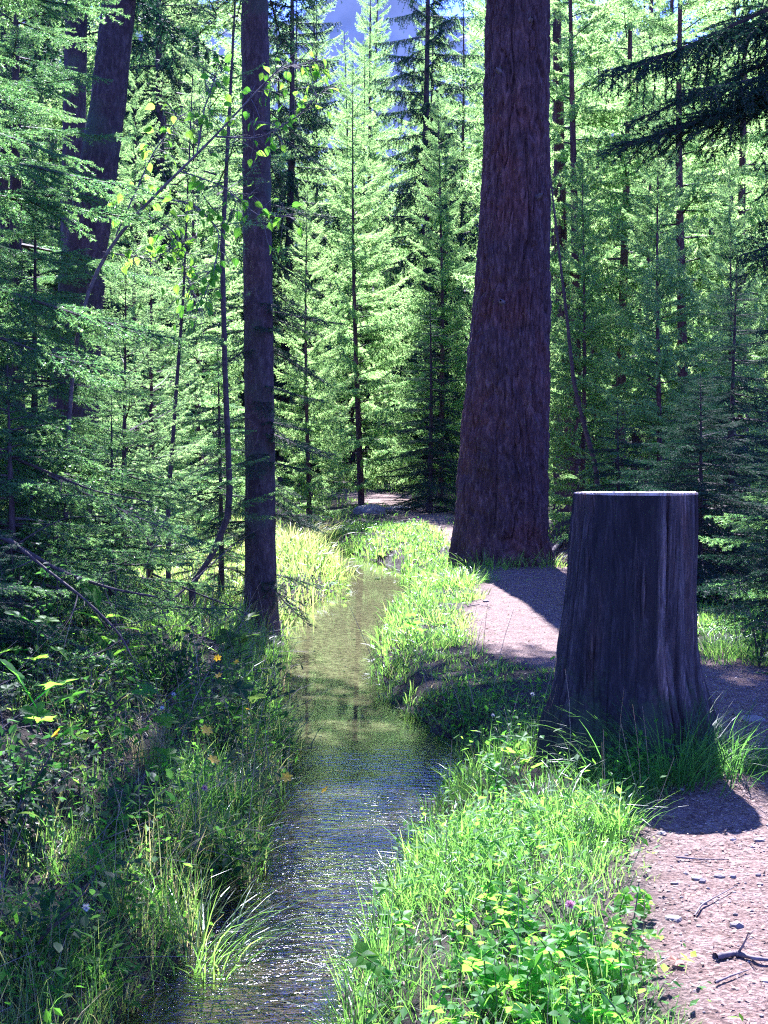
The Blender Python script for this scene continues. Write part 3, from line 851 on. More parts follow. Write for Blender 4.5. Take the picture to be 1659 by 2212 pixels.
# sawn top: rings of the last row pulled in to the heart, slightly uneven
rim = V.reshape(320, 480, 3)[-1]
cen = rim.mean(0)
rows = []
for f in (1.004, 0.985, 0.93, 0.8, 0.6, 0.4, 0.2, 0.03):
    p = cen + (rim - cen) * f
    ang = np.arctan2(p[:, 1] - cen[1], p[:, 0] - cen[0])
    p[:, 2] += 0.004 + 0.003 * vnoise(p[:, 0] * 9, p[:, 1] * 9, 0, 71) + (0.004 if 0.1 < f < 0.99 else 0) + -0.008 * (p[:, 1] - cen[1]) / 0.28
    rows.append(p)
rows.insert(0, rim.copy() + (rim - cen) * 0.004)
CV = np.array(rows); kk = 480; n = len(CV)
i = np.arange(n - 1)[:, None] * kk; j = np.arange(kk)[None]; j2 = (j + 1) % kk
CF = np.stack([i + j, i + j2, i + kk + j2, i + kk + j], -1).reshape(-1, 4)
def ring_material():
    m, nt, out = mat_new('sawn_wood')
    tc = N(nt, 'ShaderNodeTexCoord')
    w = N(nt, 'ShaderNodeTexWave', wave_type='RINGS', rings_direction='Z', Scale=18.0, Distortion=1.6, Detail=3.0)
    nt.links.new(tc.outputs['Object'], w.inputs['Vector'])
    r1 = ramp(nt, [(0.0, (0.30, 0.22, 0.16)), (1.0, (0.52, 0.42, 0.33))], w.outputs['Fac'])
    p = N(nt, 'ShaderNodeBsdfPrincipled', Roughness=0.7)
    nt.links.new(r1.outputs['Color'], p.inputs['Base Color']); nt.links.new(p.outputs[0], out.inputs['Surface'])
    return m
M['sawn'] = ring_material()
mb = MB(); mb.add(CV.reshape(-1, 3), CF, 0, 0.5, False)
link('sawn_top', mb.mesh('sawn_top', ['sawn']), stump)

for q in range(9):                  # loose slivers of wood standing off the weathered face
    a = -PI / 2 + random.uniform(-1.1, 1.1); z0_ = random.uniform(.35, .95); L_ = random.uniform(.12, .3)
    rr0 = np.interp(z0_, pts[:, 2], rad) + .004
    c0 = np.interp(z0_, pts[:, 2], pts[:, 0])
    P_s = [(c0 + (rr0 - .004 + .012 * t) * math.cos(a + .03 * t), (rr0 - .004 + .012 * t) * math.sin(a + .03 * t), z0_ + L_ * t) for t in (0, .35, .7, 1)]
    mb = MB(); Vs, Fs = tube(P_s, [.008, .010, .006, .001], 5); mb.add(Vs, Fs, 0, random.uniform(.0, .5))
    link('splinter', mb.mesh('splinter', ['stump_wood']), stump)
# ------------------------------------------------------------------ other trunks that can be told apart
def poly_tree(name, label, path, d, up, rtop, mat='spruce_bark', k=36, rows=160, amp=0.012, seed=1, category='tree'):
    """trunk traced upwards from measured points (X, Y, width) at distance d, grown on to height up"""
    P = [atd(X, Y, d) for X, Y, w in path]; W = [w * d / FPX / 2 for X, Y, w in path]
    base = np.array([P[-1][0] + 0.3 * (P[-1][0] - P[-2][0]) if P[-1][2] > 0.6 else P[-1][0], d, 0.0]); base[2] = gz(base[0], d) - 0.12
    P = [np.array(p) for p in P if p[2] > base[2] + 0.05]; W = W[:len(P)]
    P = [base] + P[::-1]; W = [W[-1] * 1.12] + W[::-1]
    slope = (P[-1] - P[1]) / (P[-1][2] - P[1][2])
    if up > P[-1][2]:
        top = P[-1] + slope * (up - P[-1][2]) * 0.6; top[2] = up
        P.append(top); W.append(rtop)
    P = np.array(P) - base
    root = thing(name, label, category, base)
    V, F = round_trunk(P, W, k, rows, bark_relief(amp, 0.05, 3, seed, amp * 3, 4, 0.3), seed)
    mb = MB(); mb.add(V, F, 0, 0.5, True)
    link('trunk', mb.mesh('trunk', [mat]), root)
    return root, P
def crown_above(root, P, z0, z1, Lmax, n, seed, src, bl, needle, gap=0.0, p0=-5, p1=25):
    r = np.random.default_rng(seed); mb = MB()
    for q in range(n):
        f = (q + r.uniform()) / n
        if r.uniform() < gap: continue
        z = z0 + (z1 - z0) * f
        c = [np.interp(z, P[:, 2], P[:, 0]), np.interp(z, P[:, 2], P[:, 1]), z]
        l = (Lmax * (1 - f) ** 0.7 + 0.3) * r.uniform(0.6, 1.1)
        mt = Matrix.Translation(c) @ Euler((r.uniform(-.3, .3), -R(p0 + (p1 - p0) * f + r.uniform(-8, 8)), q * 2.399 + r.uniform(-.4, .4)), 'XYZ').to_matrix().to_4x4() @ Matrix.Scale(l / bl, 4)
        mb.merge(src[r.integers(len(src))], np.array(mt))
    link('crown', mb.mesh('crown', ['twig', needle]), root)

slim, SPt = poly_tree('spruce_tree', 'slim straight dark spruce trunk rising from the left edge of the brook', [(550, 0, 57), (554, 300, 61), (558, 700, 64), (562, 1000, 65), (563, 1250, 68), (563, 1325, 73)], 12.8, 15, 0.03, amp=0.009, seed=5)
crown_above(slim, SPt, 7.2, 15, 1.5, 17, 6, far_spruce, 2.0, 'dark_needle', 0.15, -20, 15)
rr = random.Random(4)
for q in range(56):                 # thin living and half-bare lower boughs of the slim trunk
    z = rr.uniform(0.9, 3.1)
    if q > 21: z = rr.uniform(0.5, 4.8)
    p = [np.interp(z, SPt[:, 2], SPt[:, 0]), 0, z]
    put_branch(slim, 'near_dark' if q % 3 else 'mid_dark', p, rr.uniform(0, 6.28), R(rr.uniform(-30, 5)), rr.uniform(0.4, 0.8))
for q in range(15):                 # longer unseen boughs added above the frame to dapple the left bank
    z = rr.uniform(5.4, 7.2)
    put_branch(slim, 'mid_dark' if q % 2 else 'near_dark', [np.interp(z, SPt[:, 2], SPt[:, 0]), 0, z], rr.uniform(0, 6.28), R(rr.uniform(-25, 0)), rr.uniform(1.0, 1.7))
lean, LPt = poly_tree('leaning_tree', 'thick dark trunk leaning to the right behind the left spruce boughs', [(257, 0, 72), (236, 200, 76), (207, 400, 86), (180, 570, 96), (163, 800, 106), (148, 1080, 116)], 12.0, 14, 0.05, amp=0.014, seed=8)
crown_above(lean, LPt, 6.8, 14, 1.9, 14, 9, far_larch, 2.2, 'larch_needle', 0.1)
t3, P3 = poly_tree('spruce_tree', 'narrow dark trunk just left of the leaning trunk at the top edge', [(165, 0, 46), (160, 300, 50), (155, 700, 55), (150, 1030, 60)], 16.5, 16, 0.04, amp=0.01, seed=12)
crown_above(t3, P3, 6.6, 16, 1.8, 32, 13, far_spruce, 2.0, 'dark_needle', 0.1, -20, 15)
# crooked thin stem and a straight thin stem on the left bank
st, _ = poly_tree('crooked_sapling', 'thin dark bare stem bent sharply near its foot on the left bank', [(480, 540, 11), (486, 800, 12), (492, 950, 13), (496, 1060, 14), (491, 1120, 15), (458, 1200, 15), (415, 1262, 15)], 12.1, 5.5, 0.006, 'twig', 10, 60, 0.002, 15, 'sapling')
for q in range(12):
    z = rr.uniform(0.9, 3.0); put_branch(st, 'mid_spruce', (0.26, 0, z), rr.uniform(0, 6.28), R(rr.uniform(-10, 25)), rr.uniform(0.25, 0.5))
for q in range(20):
    z = rr.uniform(3.3, 5.3); put_branch(st, 'near_larch', (0.22, 0, z), rr.uniform(0, 6.28), R(rr.uniform(0, 35)), rr.uniform(0.5, 0.95) * (1.25 - .12 * z))
st2, _ = poly_tree('thin_sapling', 'very thin straight sapling stem tilted right, left of the crooked stem', [(396, 640, 6), (384, 800, 8), (372, 970, 9), (364, 1070, 10)], 12.6, 4.6, 0.004, 'twig', 8, 40, 0.001, 16, 'sapling')
for q in range(9):
    z = rr.uniform(0.7, 2.5); put_branch(st2, 'near_larch', (0.02, 0, z), rr.uniform(0, 6.28), R(rr.uniform(5, 30)), rr.uniform(0.25, 0.5))

for q in range(20):
    z = rr.uniform(2.4, 4.5); put_branch(st2, 'near_larch', (0.10, 0, z), rr.uniform(0, 6.28), R(rr.uniform(0, 35)), rr.uniform(0.5, 0.95) * (1.25 - .14 * z))

# ------------------------------------------------------------------ spruces and larches built bough by bough
def bough_tree(name, label, x, y, H, z0, lens, keys, gap, per, seed, r0=0.06, pitch=(-18, 12), bark='spruce_bark', group=None, az_pref=None):
    rr = random.Random(seed)
    root = thing(name, label, 'tree', (x, y, gz(x, y) - 0.03), 0, group)
    z = np.linspace(0, H, 10)
    simple_trunk(root, np.stack([0.02 * np.sin(z + seed), 0.02 * np.cos(z * 1.3 + seed), z], -1), r0 * (1 - z / H * 0.94), bark, 14, 50, r0 * 0.1, seed)
    zz, q = z0, 0
    while zz < H * 0.97:
        f = zz / H
        for b in range(per):
            az = q * 2.399 + rr.uniform(-0.35, 0.35); q += 1
            if az_pref is not None and math.cos(az - az_pref) < -0.35: continue
            l = np.interp(zz, lens[0], lens[1]) * rr.uniform(0.7, 1.12)
            put_branch(root, keys[rr.randrange(len(keys))], (0, 0, zz + rr.uniform(-.05, .05)), az, R(pitch[0] + (pitch[1] - pitch[0]) * f + rr.uniform(-7, 7)), max(l, 0.12), roll=rr.uniform(-.25, .25))
        zz += gap * (1 - 0.4 * f)
    return root
bough_tree('spruce_tree', 'near spruce reaching sunlit drooping boughs in from the left edge', -2.95, 8.5, 7.5, 0.25, ([0, 1.2, 2.5, 4, 7.5], [1.9, 2.1, 1.75, 1.2, 0.1]), ['near_spruce'], 0.27, 6, 21, 0.11, (-20, 14), az_pref=-0.2)
bough_tree('spruce_tree', 'tall dark spruce with dense boughs along the upper left edge', -2.72, 11.0, 5.4, 2.2, ([0, 3, 4.4, 5.4], [1.1, 1.15, 0.8, 0.1]), ['near_spruce'], 0.36, 4, 22, 0.10, (-16, 14), az_pref=-0.5)
bough_tree('small_spruce', 'low spruce with flat sunlit boughs spreading over the left bank', -2.0, 7.9, 1.5, 0.12, ([0, 0.5, 1.5], [1.0, 0.95, 0.12]), ['near_spruce', 'small_spruce'], 0.15, 6, 27, 0.03, (-8, 18))
bough_tree('small_spruce', 'dark low spruce at the left edge under the bare boughs', -1.95, 6.7, 0.9, 0.08, ([0, 0.4, 0.9], [0.75, 0.6, 0.1]), ['small_spruce', 'mid_dark'], 0.14, 6, 28, 0.02, (-8, 14))
bough_tree('small_spruce', 'mid-sized spruce hiding the lower part of the leaning trunk', -2.35, 10.0, 3.1, 0.25, ([0, 1.2, 2.2, 3.1], [1.0, 1.0, 0.6, 0.08]), ['near_spruce'], 0.22, 6, 29, 0.04, (-14, 14))
bough_tree('small_larch', 'young feathery larch glowing green below the broad-leaved sapling', -1.85, 10.6, 2.6, 0.5, ([0, 1, 2.6], [0.7, 0.75, 0.15]), ['near_larch'], 0.17, 4, 23, 0.03, (5, 40), 'larch_bark')
bough_tree('small_larch', 'young feathery larch between the leaning trunk and the slim trunk', -2.15, 13.6, 3.6, 0.5, ([0, 1, 3.6], [0.8, 0.9, 0.15]), ['near_larch'], 0.2, 4, 24, 0.035, (5, 40), 'larch_bark')
bough_tree('small_spruce', 'low bright green spruce spreading flat boughs beside the slim trunk', -1.75, 9.4, 1.55, 0.25, ([0, 0.6, 1.5], [0.75, 0.7, 0.1]), ['small_spruce'], 0.14, 5, 25, 0.025, (-6, 20))
bough_tree('small_spruce', 'small dark spruce pressed close behind the crooked stem', -1.5, 13.4, 2.5, 0.2, ([0, 1, 2.5], [0.65, 0.6, 0.08]), ['mid_spruce', 'mid_dark'], 0.18, 5, 26, 0.03, (-15, 12))
# right side
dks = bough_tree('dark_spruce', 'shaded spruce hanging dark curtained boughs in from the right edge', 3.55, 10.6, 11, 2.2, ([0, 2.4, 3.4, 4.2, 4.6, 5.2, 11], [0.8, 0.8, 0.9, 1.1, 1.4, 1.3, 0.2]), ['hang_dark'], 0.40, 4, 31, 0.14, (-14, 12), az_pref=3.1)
for q in range(6):
    put_branch(dks, 'bough_dark', (0, 0, rr.uniform(4.2, 5.0)), PI + rr.uniform(-.3, .3), R(rr.uniform(-17, -8)), rr.uniform(1.5, 2.15), roll=rr.uniform(-.9, .9))
for q in range(7):
    put_branch(dks, 'bough_dark', (0, 0, rr.uniform(2.5, 4.0)), PI + rr.uniform(-.6, .6), R(rr.uniform(-35, -12)), rr.uniform(0.9, 1.3), roll=rr.uniform(-.9, .9))
for q in range(2):
    put_branch(dks, 'hang_dark', (0, 0, rr.uniform(4.3, 4.9)), PI + rr.uniform(-.3, .3), R(rr.uniform(-14, -6)), rr.uniform(1.6, 2.2), roll=rr.uniform(-.3, .3))
for q in range(4):
    put_branch(dks, 'hang_dark', (0, 0, rr.uniform(3.2, 4.0)), PI + rr.uniform(-.6, .6), R(rr.uniform(-25, -8)), rr.uniform(0.9, 1.3), roll=rr.uniform(-.3, .3))
bough_tree('small_spruce', 'bluish young spruce right behind the stump, tips lit', 2.98, 14.0, 2.2, 0.15, ([0, 1, 2.2], [1.2, 1.0, 0.1]), ['mid_dark'], 0.15, 7, 32, 0.04, (-12, 16))
bough_tree('small_spruce', 'young spruce at the right edge with upturned shoots', 3.2, 11.6, 2.1, 0.15, ([0, 0.6, 2.0], [0.95, 0.85, 0.1]), ['mid_dark', 'near_dark', 'small_spruce'], 0.13, 7, 33, 0.035, (-8, 25))
bough_tree('small_spruce', 'low spruce filling the gap between big trunk and stump', 3.1, 19.5, 2.1, 0.15, ([0, 0.8, 2.0], [1.0, 0.9, 0.1]), ['mid_dark', 'mid_spruce'], 0.18, 6, 34, 0.035, (-12, 16))
bough_tree('small_spruce', 'dense shaded spruce farther back behind the stump', 3.9, 16.5, 3.6, 0.2, ([0, 1, 3.6], [1.3, 1.2, 0.1]), ['mid_dark'], 0.22, 6, 35, 0.05, (-14, 14))
bough_tree('small_spruce', 'tiny sunlit spruce at the right edge beyond the path', 2.72, 9.6, 0.7, 0.08, ([0, 0.3, 0.7], [0.34, 0.3, 0.06]), ['small_spruce'], 0.08, 5, 36, 0.012, (0, 30))
bough_tree('dark_spruce', 'small pointed dark spruce standing alone left of the big trunk', 0.92, 29.5, 4.6, 0.15, ([0, 1, 4.6], [1.15, 1.05, 0.1]), ['mid_dark'], 0.24, 6, 37, 0.06, (-10, 18))

# ------------------------------------------------------------------ trees beyond the path
A = lambda X, d: (X - 829.5) / FPX * d
far_tree('young_larch', ('young_larch', 0), A(778, 32), 32, 9.6, 'slender young larch with a bare leading spike under the sky gap', 'young larches beyond the path')
far_tree('young_larch', ('young_larch', 1), A(950, 34), 34, 9.3, 'slender young larch close to the left side of the big trunk', 'young larches beyond the path')
far_tree('young_larch', ('young_larch', 1), A(665, 27), 27, 6.2, 'short bushy bright larch just right of the slim trunk', 'young larches beyond the path')
far_tree('young_larch', ('young_larch', 0), A(430, 22), 22, 6.8, 'bright young larch behind the broad-leaved sapling', 'young larches beyond the path')
far_tree('young_larch', ('young_larch', 1), A(300, 19), 19, 6.0, 'bright young larch behind the leaning trunk', 'young larches beyond the path')
far_tree('dark_spruce', ('spruce', 1), A(922, 43), 43, 21, 'tall dark spruce with drooping boughs against the sky gap', 'tall dark spruces')
far_tree('dark_spruce', ('spruce', 0), A(616, 41), 41, 18, 'tall dark spruce just right of the slim trunk top', 'tall dark spruces')
far_tree('dark_spruce', ('spruce', 0), A(352, 27), 27, 14, 'tall dark spruce right of the leaning trunk top', 'tall dark spruces')
far_tree('dark_spruce', ('spruce', 1), A(20, 24), 24, 14, 'tall dark spruce at the top left corner', 'tall dark spruces')
rt = 'sunlit larches right of the big trunk'
far_tree('larch_tree', ('high_larch', 0), A(1240, 23.5), 23.5, 11.5, 'dense sunlit larch whose boughs touch the right side of the big trunk', rt)
far_tree('larch_tree', ('high_larch', 1), A(1345, 25), 25, 12, 'sunlit larch with a dark trunk above the stump', rt)
far_tree('larch_tree', ('high_larch', 2), A(1470, 23), 23, 11.5, 'sunlit larch behind the hanging dark bough', rt)
far_tree('larch_tree', ('high_larch', 0), A(1610, 24), 24, 12, 'sunlit larch at the upper right corner', rt)
far_tree('young_larch', ('young_larch', 0), A(1420, 20.5), 20.5, 6.2, 'low spreading larch above the right part of the stump', rt)
far_tree('young_larch', ('young_larch', 1), A(1570, 18.5), 18.5, 5.0, 'low spreading larch at the right edge behind the spruces', rt)
far_tree('young_larch', ('young_larch', 1), A(1255, 22), 22, 5.6, 'low larch tucked against the right side of the big trunk', rt)
for q, (X, d, H) in enumerate([(1200, 29, 10), (1285, 31, 10.5), (1395, 29.5, 9.5), (1440, 33, 11), (1535, 30, 10), (1580, 34, 11), (1660, 31, 10.5), (1700, 25, 10)]):
    far_tree('larch_tree', ('high_larch', q % 3), A(X, d), d, H, 'feathery sunlit larch in the second row right of the big trunk', 'larches in the second row on the right')
sl, _ = poly_tree('leaning_sapling', 'thin dark stem leaning left between big trunk and stump', [(1226, 700, 7), (1240, 830, 9), (1262, 920, 10), (1288, 1010, 12)], 21, 6.5, 0.008, 'twig', 10, 40, 0.003, 44, 'sapling')
bt, bp = poly_tree('larch_tree', 'dark straight trunk close right of the big trunk in the background', [(1212, 560, 30), (1222, 800, 34), (1228, 1060, 40)], 25, 12, 0.03, 'larch_bark', 16, 60, 0.012, 45)
crown_above(bt, bp, 4.2, 12, 1.8, 40, 46, far_larch, 2.2, 'larch_needle')
for q, (x, y, k, H, lb) in enumerate([(-5.6, 9.0, ('spruce', 0), 14, 'dark spruce beside the left spruce, out past the left edge'), (-6.5, 13.5, ('larch', 1), 16, 'larch out past the left edge behind the spruces'),
        (6.2, 9.5, ('spruce', 1), 16, 'dark spruce out past the right edge beside the path'),
        (-5.0, 4.0, ('larch', 2), 17, 'larch out past the left edge near the lower bank'), (6.0, 4.0, ('larch', 3), 18, 'larch out past the right edge near the lower path')]):
    far_tree('forest_tree', k, x, y, H, lb)
rg = random.Random(99)
wall_l = 'pale green larch in the close wall of larches beyond the path'
for row, (d, step) in enumerate([(37, 2.5), (43, 2.5), (50, 2.5), (58, 2.6), (67, 2.9), (78, 3.2)]):
    xr = 0.27 * d + 3.5
    x = -xr + rg.uniform(0, step)
    while x < xr:
        dd = d + rg.uniform(-2.5, 2.5)
        X = 829.5 + x / dd * FPX
        H = rg.uniform(0.95, 1.2) * (15.0 + 0.11 * dd)
        if 1150 < X < 1750 and dd < 46: H *= 0.72
        if 700 < X < 850: H = (957 - rg.uniform(-10, 150)) / FPX * dd + 1.0
        elif 850 <= X < 1010: H *= 0.85
        if 420 < X < 1010: H = min(H, dd * rg.uniform(.31, .34))
        if not (row == 0 and 560 < X < 1010):
            if rg.random() < 0.10 and not 700 < X < 850:
                far_tree('dark_spruce', ('spruce', rg.randrange(2)), x, dd, H, 'dark spruce standing among the pale larches beyond the path', 'dark spruces in the far wall of trees')
            else:
                far_tree('larch_tree', ('larch', rg.randrange(4)) if rg.random() < .55 else ('high_larch', rg.randrange(3)), x, dd, H, wall_l, 'larches in the far wall of trees')
        x += step * rg.uniform(0.75, 1.25)
for q, (X, d, H) in enumerate([(640, 36, 3.0), (720, 38, 2.6), (820, 40, 3.4), (870, 37, 2.4), (1010, 38, 3.2), (560, 30, 2.4), (500, 26, 2.6), (900, 44, 4.5), (780, 45, 4.2), (680, 44, 5.0), (1300, 30, 2.6), (1420, 30, 3.2), (1540, 29, 3.0), (1220, 33, 3.4), (240, 17, 2.8), (90, 18, 3.4)]):
    far_tree('larch_sapling', ('young_larch', q % 2), A(X, d), d, H, 'low larch sapling at the foot of the far trees', 'larch saplings at the foot of the far trees')

# ------------------------------------------------------------------ broad-leaved sapling
def leaf_mesh(nm, prof, mat, fold=0.25, arch=0.2, n=None, var=0.5, pet=0.0):
    """leaf of length 1 along +X; prof: half widths at even steps"""
    w = np.array(prof); n = len(w); t = np.linspace(0, 1, n)
    mid = np.stack([t, 0 * t, -arch * t ** 2], -1)
    l = np.stack([t, w, -arch * t ** 2 + fold * w], -1); rgt = np.stack([t, -w, -arch * t ** 2 + fold * w], -1)
    V = np.concatenate([mid, l, rgt]); F = []
    for q in range(n - 1):
        F += [(q, q + 1, n + q + 1, n + q), (q + 1, q, 2 * n + q, 2 * n + q + 1)]
    mb = MB(); mb.add(V, F, 0, var, False)
    if pet:
        Vp, Fp = tube([(-pet, 0, 0.0), (0, 0, 0)], [0.012, 0.010], 3); mb.add(Vp, Fp, 0, 0.2)
    return mb.mesh(nm, [mat])
OV = [0.0, 0.20, 0.32, 0.36, 0.33, 0.24, 0.12, 0.004]
LEAVES = [leaf_mesh('leaf', OV, 'broad_leaf', 0.3, 0.15 + 0.1 * q, var=0.25 + 0.22 * q, pet=0.25) for q in range(4)]
sap_base = np.array([-2.05, 9.4, 0]); sap_base[2] = gz(-2.05, 9.4) - 0.05
sap = thing('broad_leaf_sapling', 'leaning broad-leaved sapling with bright round leaves before the slim trunk', 'sapling', sap_base)
def P_(l, d0, d1):
    return np.array([atd(X, Y, d0 + (d1 - d0) * q / (len(l) - 1)) for q, (X, Y) in enumerate(l)]) - sap_base
def smooth(P, m=24):
    u = np.linspace(0, 1, len(P)); v = np.linspace(0, 1, m)
    out = np.stack([np.interp(v, u, P[:, c]) for c in range(3)], -1)
    for _ in range(3): out[1:-1] = (out[:-2] + 2 * out[1:-1] + out[2:]) / 4
    return out
stems = [(np.vstack([[0, 0, 0], P_([(150, 740), (222, 545), (330, 425), (465, 295), (560, 190), (640, 112)], 9.1, 8.6)]), 0.016),
         (P_([(330, 425), (420, 440), (478, 500), (462, 590), (430, 668)], 8.95, 8.7), 0.006),
         (P_([(465, 295), (560, 300), (640, 255), (702, 192)], 8.8, 8.5), 0.006),
         (P_([(425, 335), (440, 240), (468, 155)], 8.85, 9.0), 0.005),
         (P_([(390, 370), (480, 400), (560, 470), (632, 466)], 8.9, 8.5), 0.005),
         (P_([(300, 455), (380, 500), (400, 590), (420, 640)], 9.0, 9.2), 0.005),
         (P_([(250, 510), (330, 330), (390, 250)], 9.0, 9.3), 0.005),
         (P_([(222, 545), (330, 560), (400, 520)], 9.0, 9.0), 0.005),
         (P_([(520, 235), (600, 150), (690, 130)], 8.7, 8.9), 0.004)]
rs = np.random.default_rng(55)
sites = []
for q, (P, r0) in enumerate(stems):
    C = smooth(P)
    mb = MB(); Vt, Ft = tube(C, np.linspace(r0, 0.0022, len(C)), 6); mb.add(Vt, Ft, 0, 0.5, True)
    m0 = 8 if q == 0 else 3
    for k in range(m0, len(C)):
        for _ in range(3 if q else 1):
            d = norm(rs.normal(size=3) + np.array([0, 0, 0.1]) + 0.6 * norm(C[min(k + 1, 23)] - C[k - 1]))
            l = rs.uniform(0.05, 0.22)
            tw = C[k] + d * l * np.linspace(0, 1, 4)[:, None] + np.array([0, 0, -0.25 * l]) * np.linspace(0, 1, 4)[:, None] ** 2
            Vt, Ft = tube(tw, np.linspace(0.0022, 0.0012, 4), 3); mb.add(Vt, Ft, 0, 0.5)
            for s_ in rs.uniform(0.35, 1.0, 1 if rs.uniform() < 0.5 else 2): sites.append((tw[0] * (1 - s_) + tw[-1] * s_, d))
    link('trunk' if q == 0 else 'branch', mb.mesh('branch', ['grey_twig']), sap)
rs.shuffle(sites)
def aim(o, d, r, up=0.0):
    d = Vector(d).normalized()
    o.rotation_mode = 'QUATERNION'
    o.rotation_quaternion = d.to_track_quat('X', 'Z') @ Euler((r, 0, 0)).to_quaternion()
for p, d in sites[:295]:
    o = link('leaf', LEAVES[int(rs.integers(4))], sap)
    o.location = tuple(p)
    aim(o, norm(np.array(d) + rs.normal(0, 0.5, 3) + np.array([0, 0, -0.9])), rs.uniform(-1.2, 1.2))
    s = rs.uniform(0.042, 0.070); o.scale = (s, s, s)

# ------------------------------------------------------------------ grass and low growth
def frus(y, m=0.45): return 0.262 * y + m
def scatter(n, y0, y1, prob, r):
    y = r.uniform(y0, y1, n * 2); w = frus(y)
    keep = r.uniform(size=len(y)) < w / w.max(); y = y[keep][:n]
    x = r.uniform(-1, 1, len(y)) * frus(y)
    k = r.uniform(size=len(y)) < prob(x, y)
    return x[k], y[k]
def grass_prob(x, y):
    dx, s = side(x, y)
    pm = path_mask(x, y)
    p = (1 - sm(0.15, 0.75, pm)) * sm(-0.03, 0.04, s)
    clump = 0.35 + 0.65 * sm(-0.25, 0.25, fbm(x * 1.7, y * 1.7, 0, 31))
    p = p * clump
    p = p * np.where((dx < 0) & (y < 11) & (s > 0.30), 0.24, 1.0)
    p = p * np.where((dx > 0) & (s > 2.1) & (y > 6), 0.45, 1.0)
    inside = ((x - SX) ** 2 + (y - SY) ** 2 < 0.40 ** 2) | ((x - BX) ** 2 + (y - BY) ** 2 < 0.62 ** 2)
    return np.where(inside, 0, p)
def blades(nclump, y0, y1, per, seg, r, mbx, lenf, wmul=1.0, spread=0.03):
    cx, cy = scatter(nclump, y0, y1, grass_prob, r)
    n = len(cx)
    L0, dry0 = lenf(cx, cy, r)
    idx = np.repeat(np.arange(n), r.poisson(per, n))
    m = len(idx)
    off = r.normal(0, spread, (m, 2))
    x, y = cx[idx] + off[:, 0], cy[idx] + off[:, 1]
    pz = ground(x, y) - 0.01
    az = np.arctan2(off[:, 1], off[:, 0]) + r.normal(0, 0.7, m)
    bias = r.normal(0, 1, (n,))[idx]
    L = L0[idx] * r.uniform(0.45, 1.15, m)
    lean_ = np.clip(np.abs(r.normal(0.35, 0.25, m)) + 0.08 * bias, 0.02, 1.1)
    curl = r.uniform(0.1, 0.9, m)
    t = np.linspace(0, 1, seg + 1)[None]
    H = np.stack([np.cos(az), np.sin(az)], -1)
    out = L[:, None] * (lean_[:, None] * t + curl[:, None] * 0.55 * t ** 2) * 0.8
    upz = L[:, None] * (t * (1 - 0.25 * lean_[:, None]) - 0.45 * curl[:, None] * t ** 2.4)
    P = np.stack([x[:, None] + H[:, 0:1] * out, y[:, None] + H[:, 1:2] * out, pz[:, None] + upz], -1)
    wid = np.clip(0.00042 * y, 0.0017, 0.012) * r.uniform(0.6, 1.3, m) * wmul
    W = wid[:, None] * (1 - t ** 1.8 * 0.93)
    S = np.stack([-H[:, 1], H[:, 0], np.zeros(m)], -1) + r.normal(0, 0.35, (m, 3)); S = norm(S)
    V, F = ribbons(P, W, S)
    dry = np.clip(dry0[idx] + r.normal(0, 0.10, m) + np.where(r.uniform(size=m) < 0.08, 0.4, 0), 0, 1)
    mbx.add(V, F, 0, np.repeat(dry, 2 * (seg + 1)))
def len_near(x, y, r):
    dx, s = side(x, y); pm = path_mask(x, y)
    L = np.where(dx > 0, 0.15 + 0.06 * sm(0.5, 0.0, s), 0.19 + 0.12 * sm(0.5, 0.0, s)) * r.uniform(0.6, 1.35, len(x))
    L = L * (1 - 0.6 * sm(0.0, 0.4, pm))
    dry = np.where(dx > 0, 0.34, 0.40) + 0.35 * sm(0.05, 0.5, pm) + 0.16 * fbm(x * 1.3, y * 1.3, 0, 51) + np.where((dx < 0) & (r.uniform(size=len(x)) < 0.4), 0.42, 0)
    return L, dry
def len_mid(x, y, r):
    dx, s = side(x, y); pm = path_mask(x, y)
    L = np.where(dx > 0, 0.13 + 0.09 * sm(0.4, 0.0, s), 0.24) * r.uniform(0.6, 1.4, len(x))
    L = np.where((dx < 0) & (y > 12.5), L * 1.15, L)
    L = np.where((dx > 0) & (y < 10.8) & (s < 1.5), L * 0.6, L)
    dry = np.where(dx > 0, 0.42, 0.45) + np.where((dx < 0) & (y > 13), 0.19, 0) + 0.3 * sm(0.05, 0.5, pm) + 0.14 * fbm(x * 1.1, y * 1.1, 0, 52)
    return L, dry
def len_far(x, y, r):
    dx, s = side(x, y)
    L = np.where(dx > 0, 0.18, 0.36) * r.uniform(0.6, 1.4, len(x)) * (1 + 0.8 * sm(34, 40, y))
    dry = np.where(dx > 0, 0.46, 0.60) + 0.12 * fbm(x * .7, y * .7, 0, 53)
    return L, dry
gr = np.random.default_rng(5)
g = MB()
blades(6200, 3.2, 8.2, 14, 4, gr, g, len_near)
blades(7000, 8.2, 14.5, 12, 3, gr, g, len_mid, 1.0, 0.04)
blades(9500, 14.5, 26, 9, 3, gr, g, len_mid, 1.0, 0.07)
blades(5200, 26, 48, 7, 2, gr, g, len_far, 1.0, 0.14)
o = link('grass', g.mesh('grass', ['grass'])); o['kind'] = 'stuff'

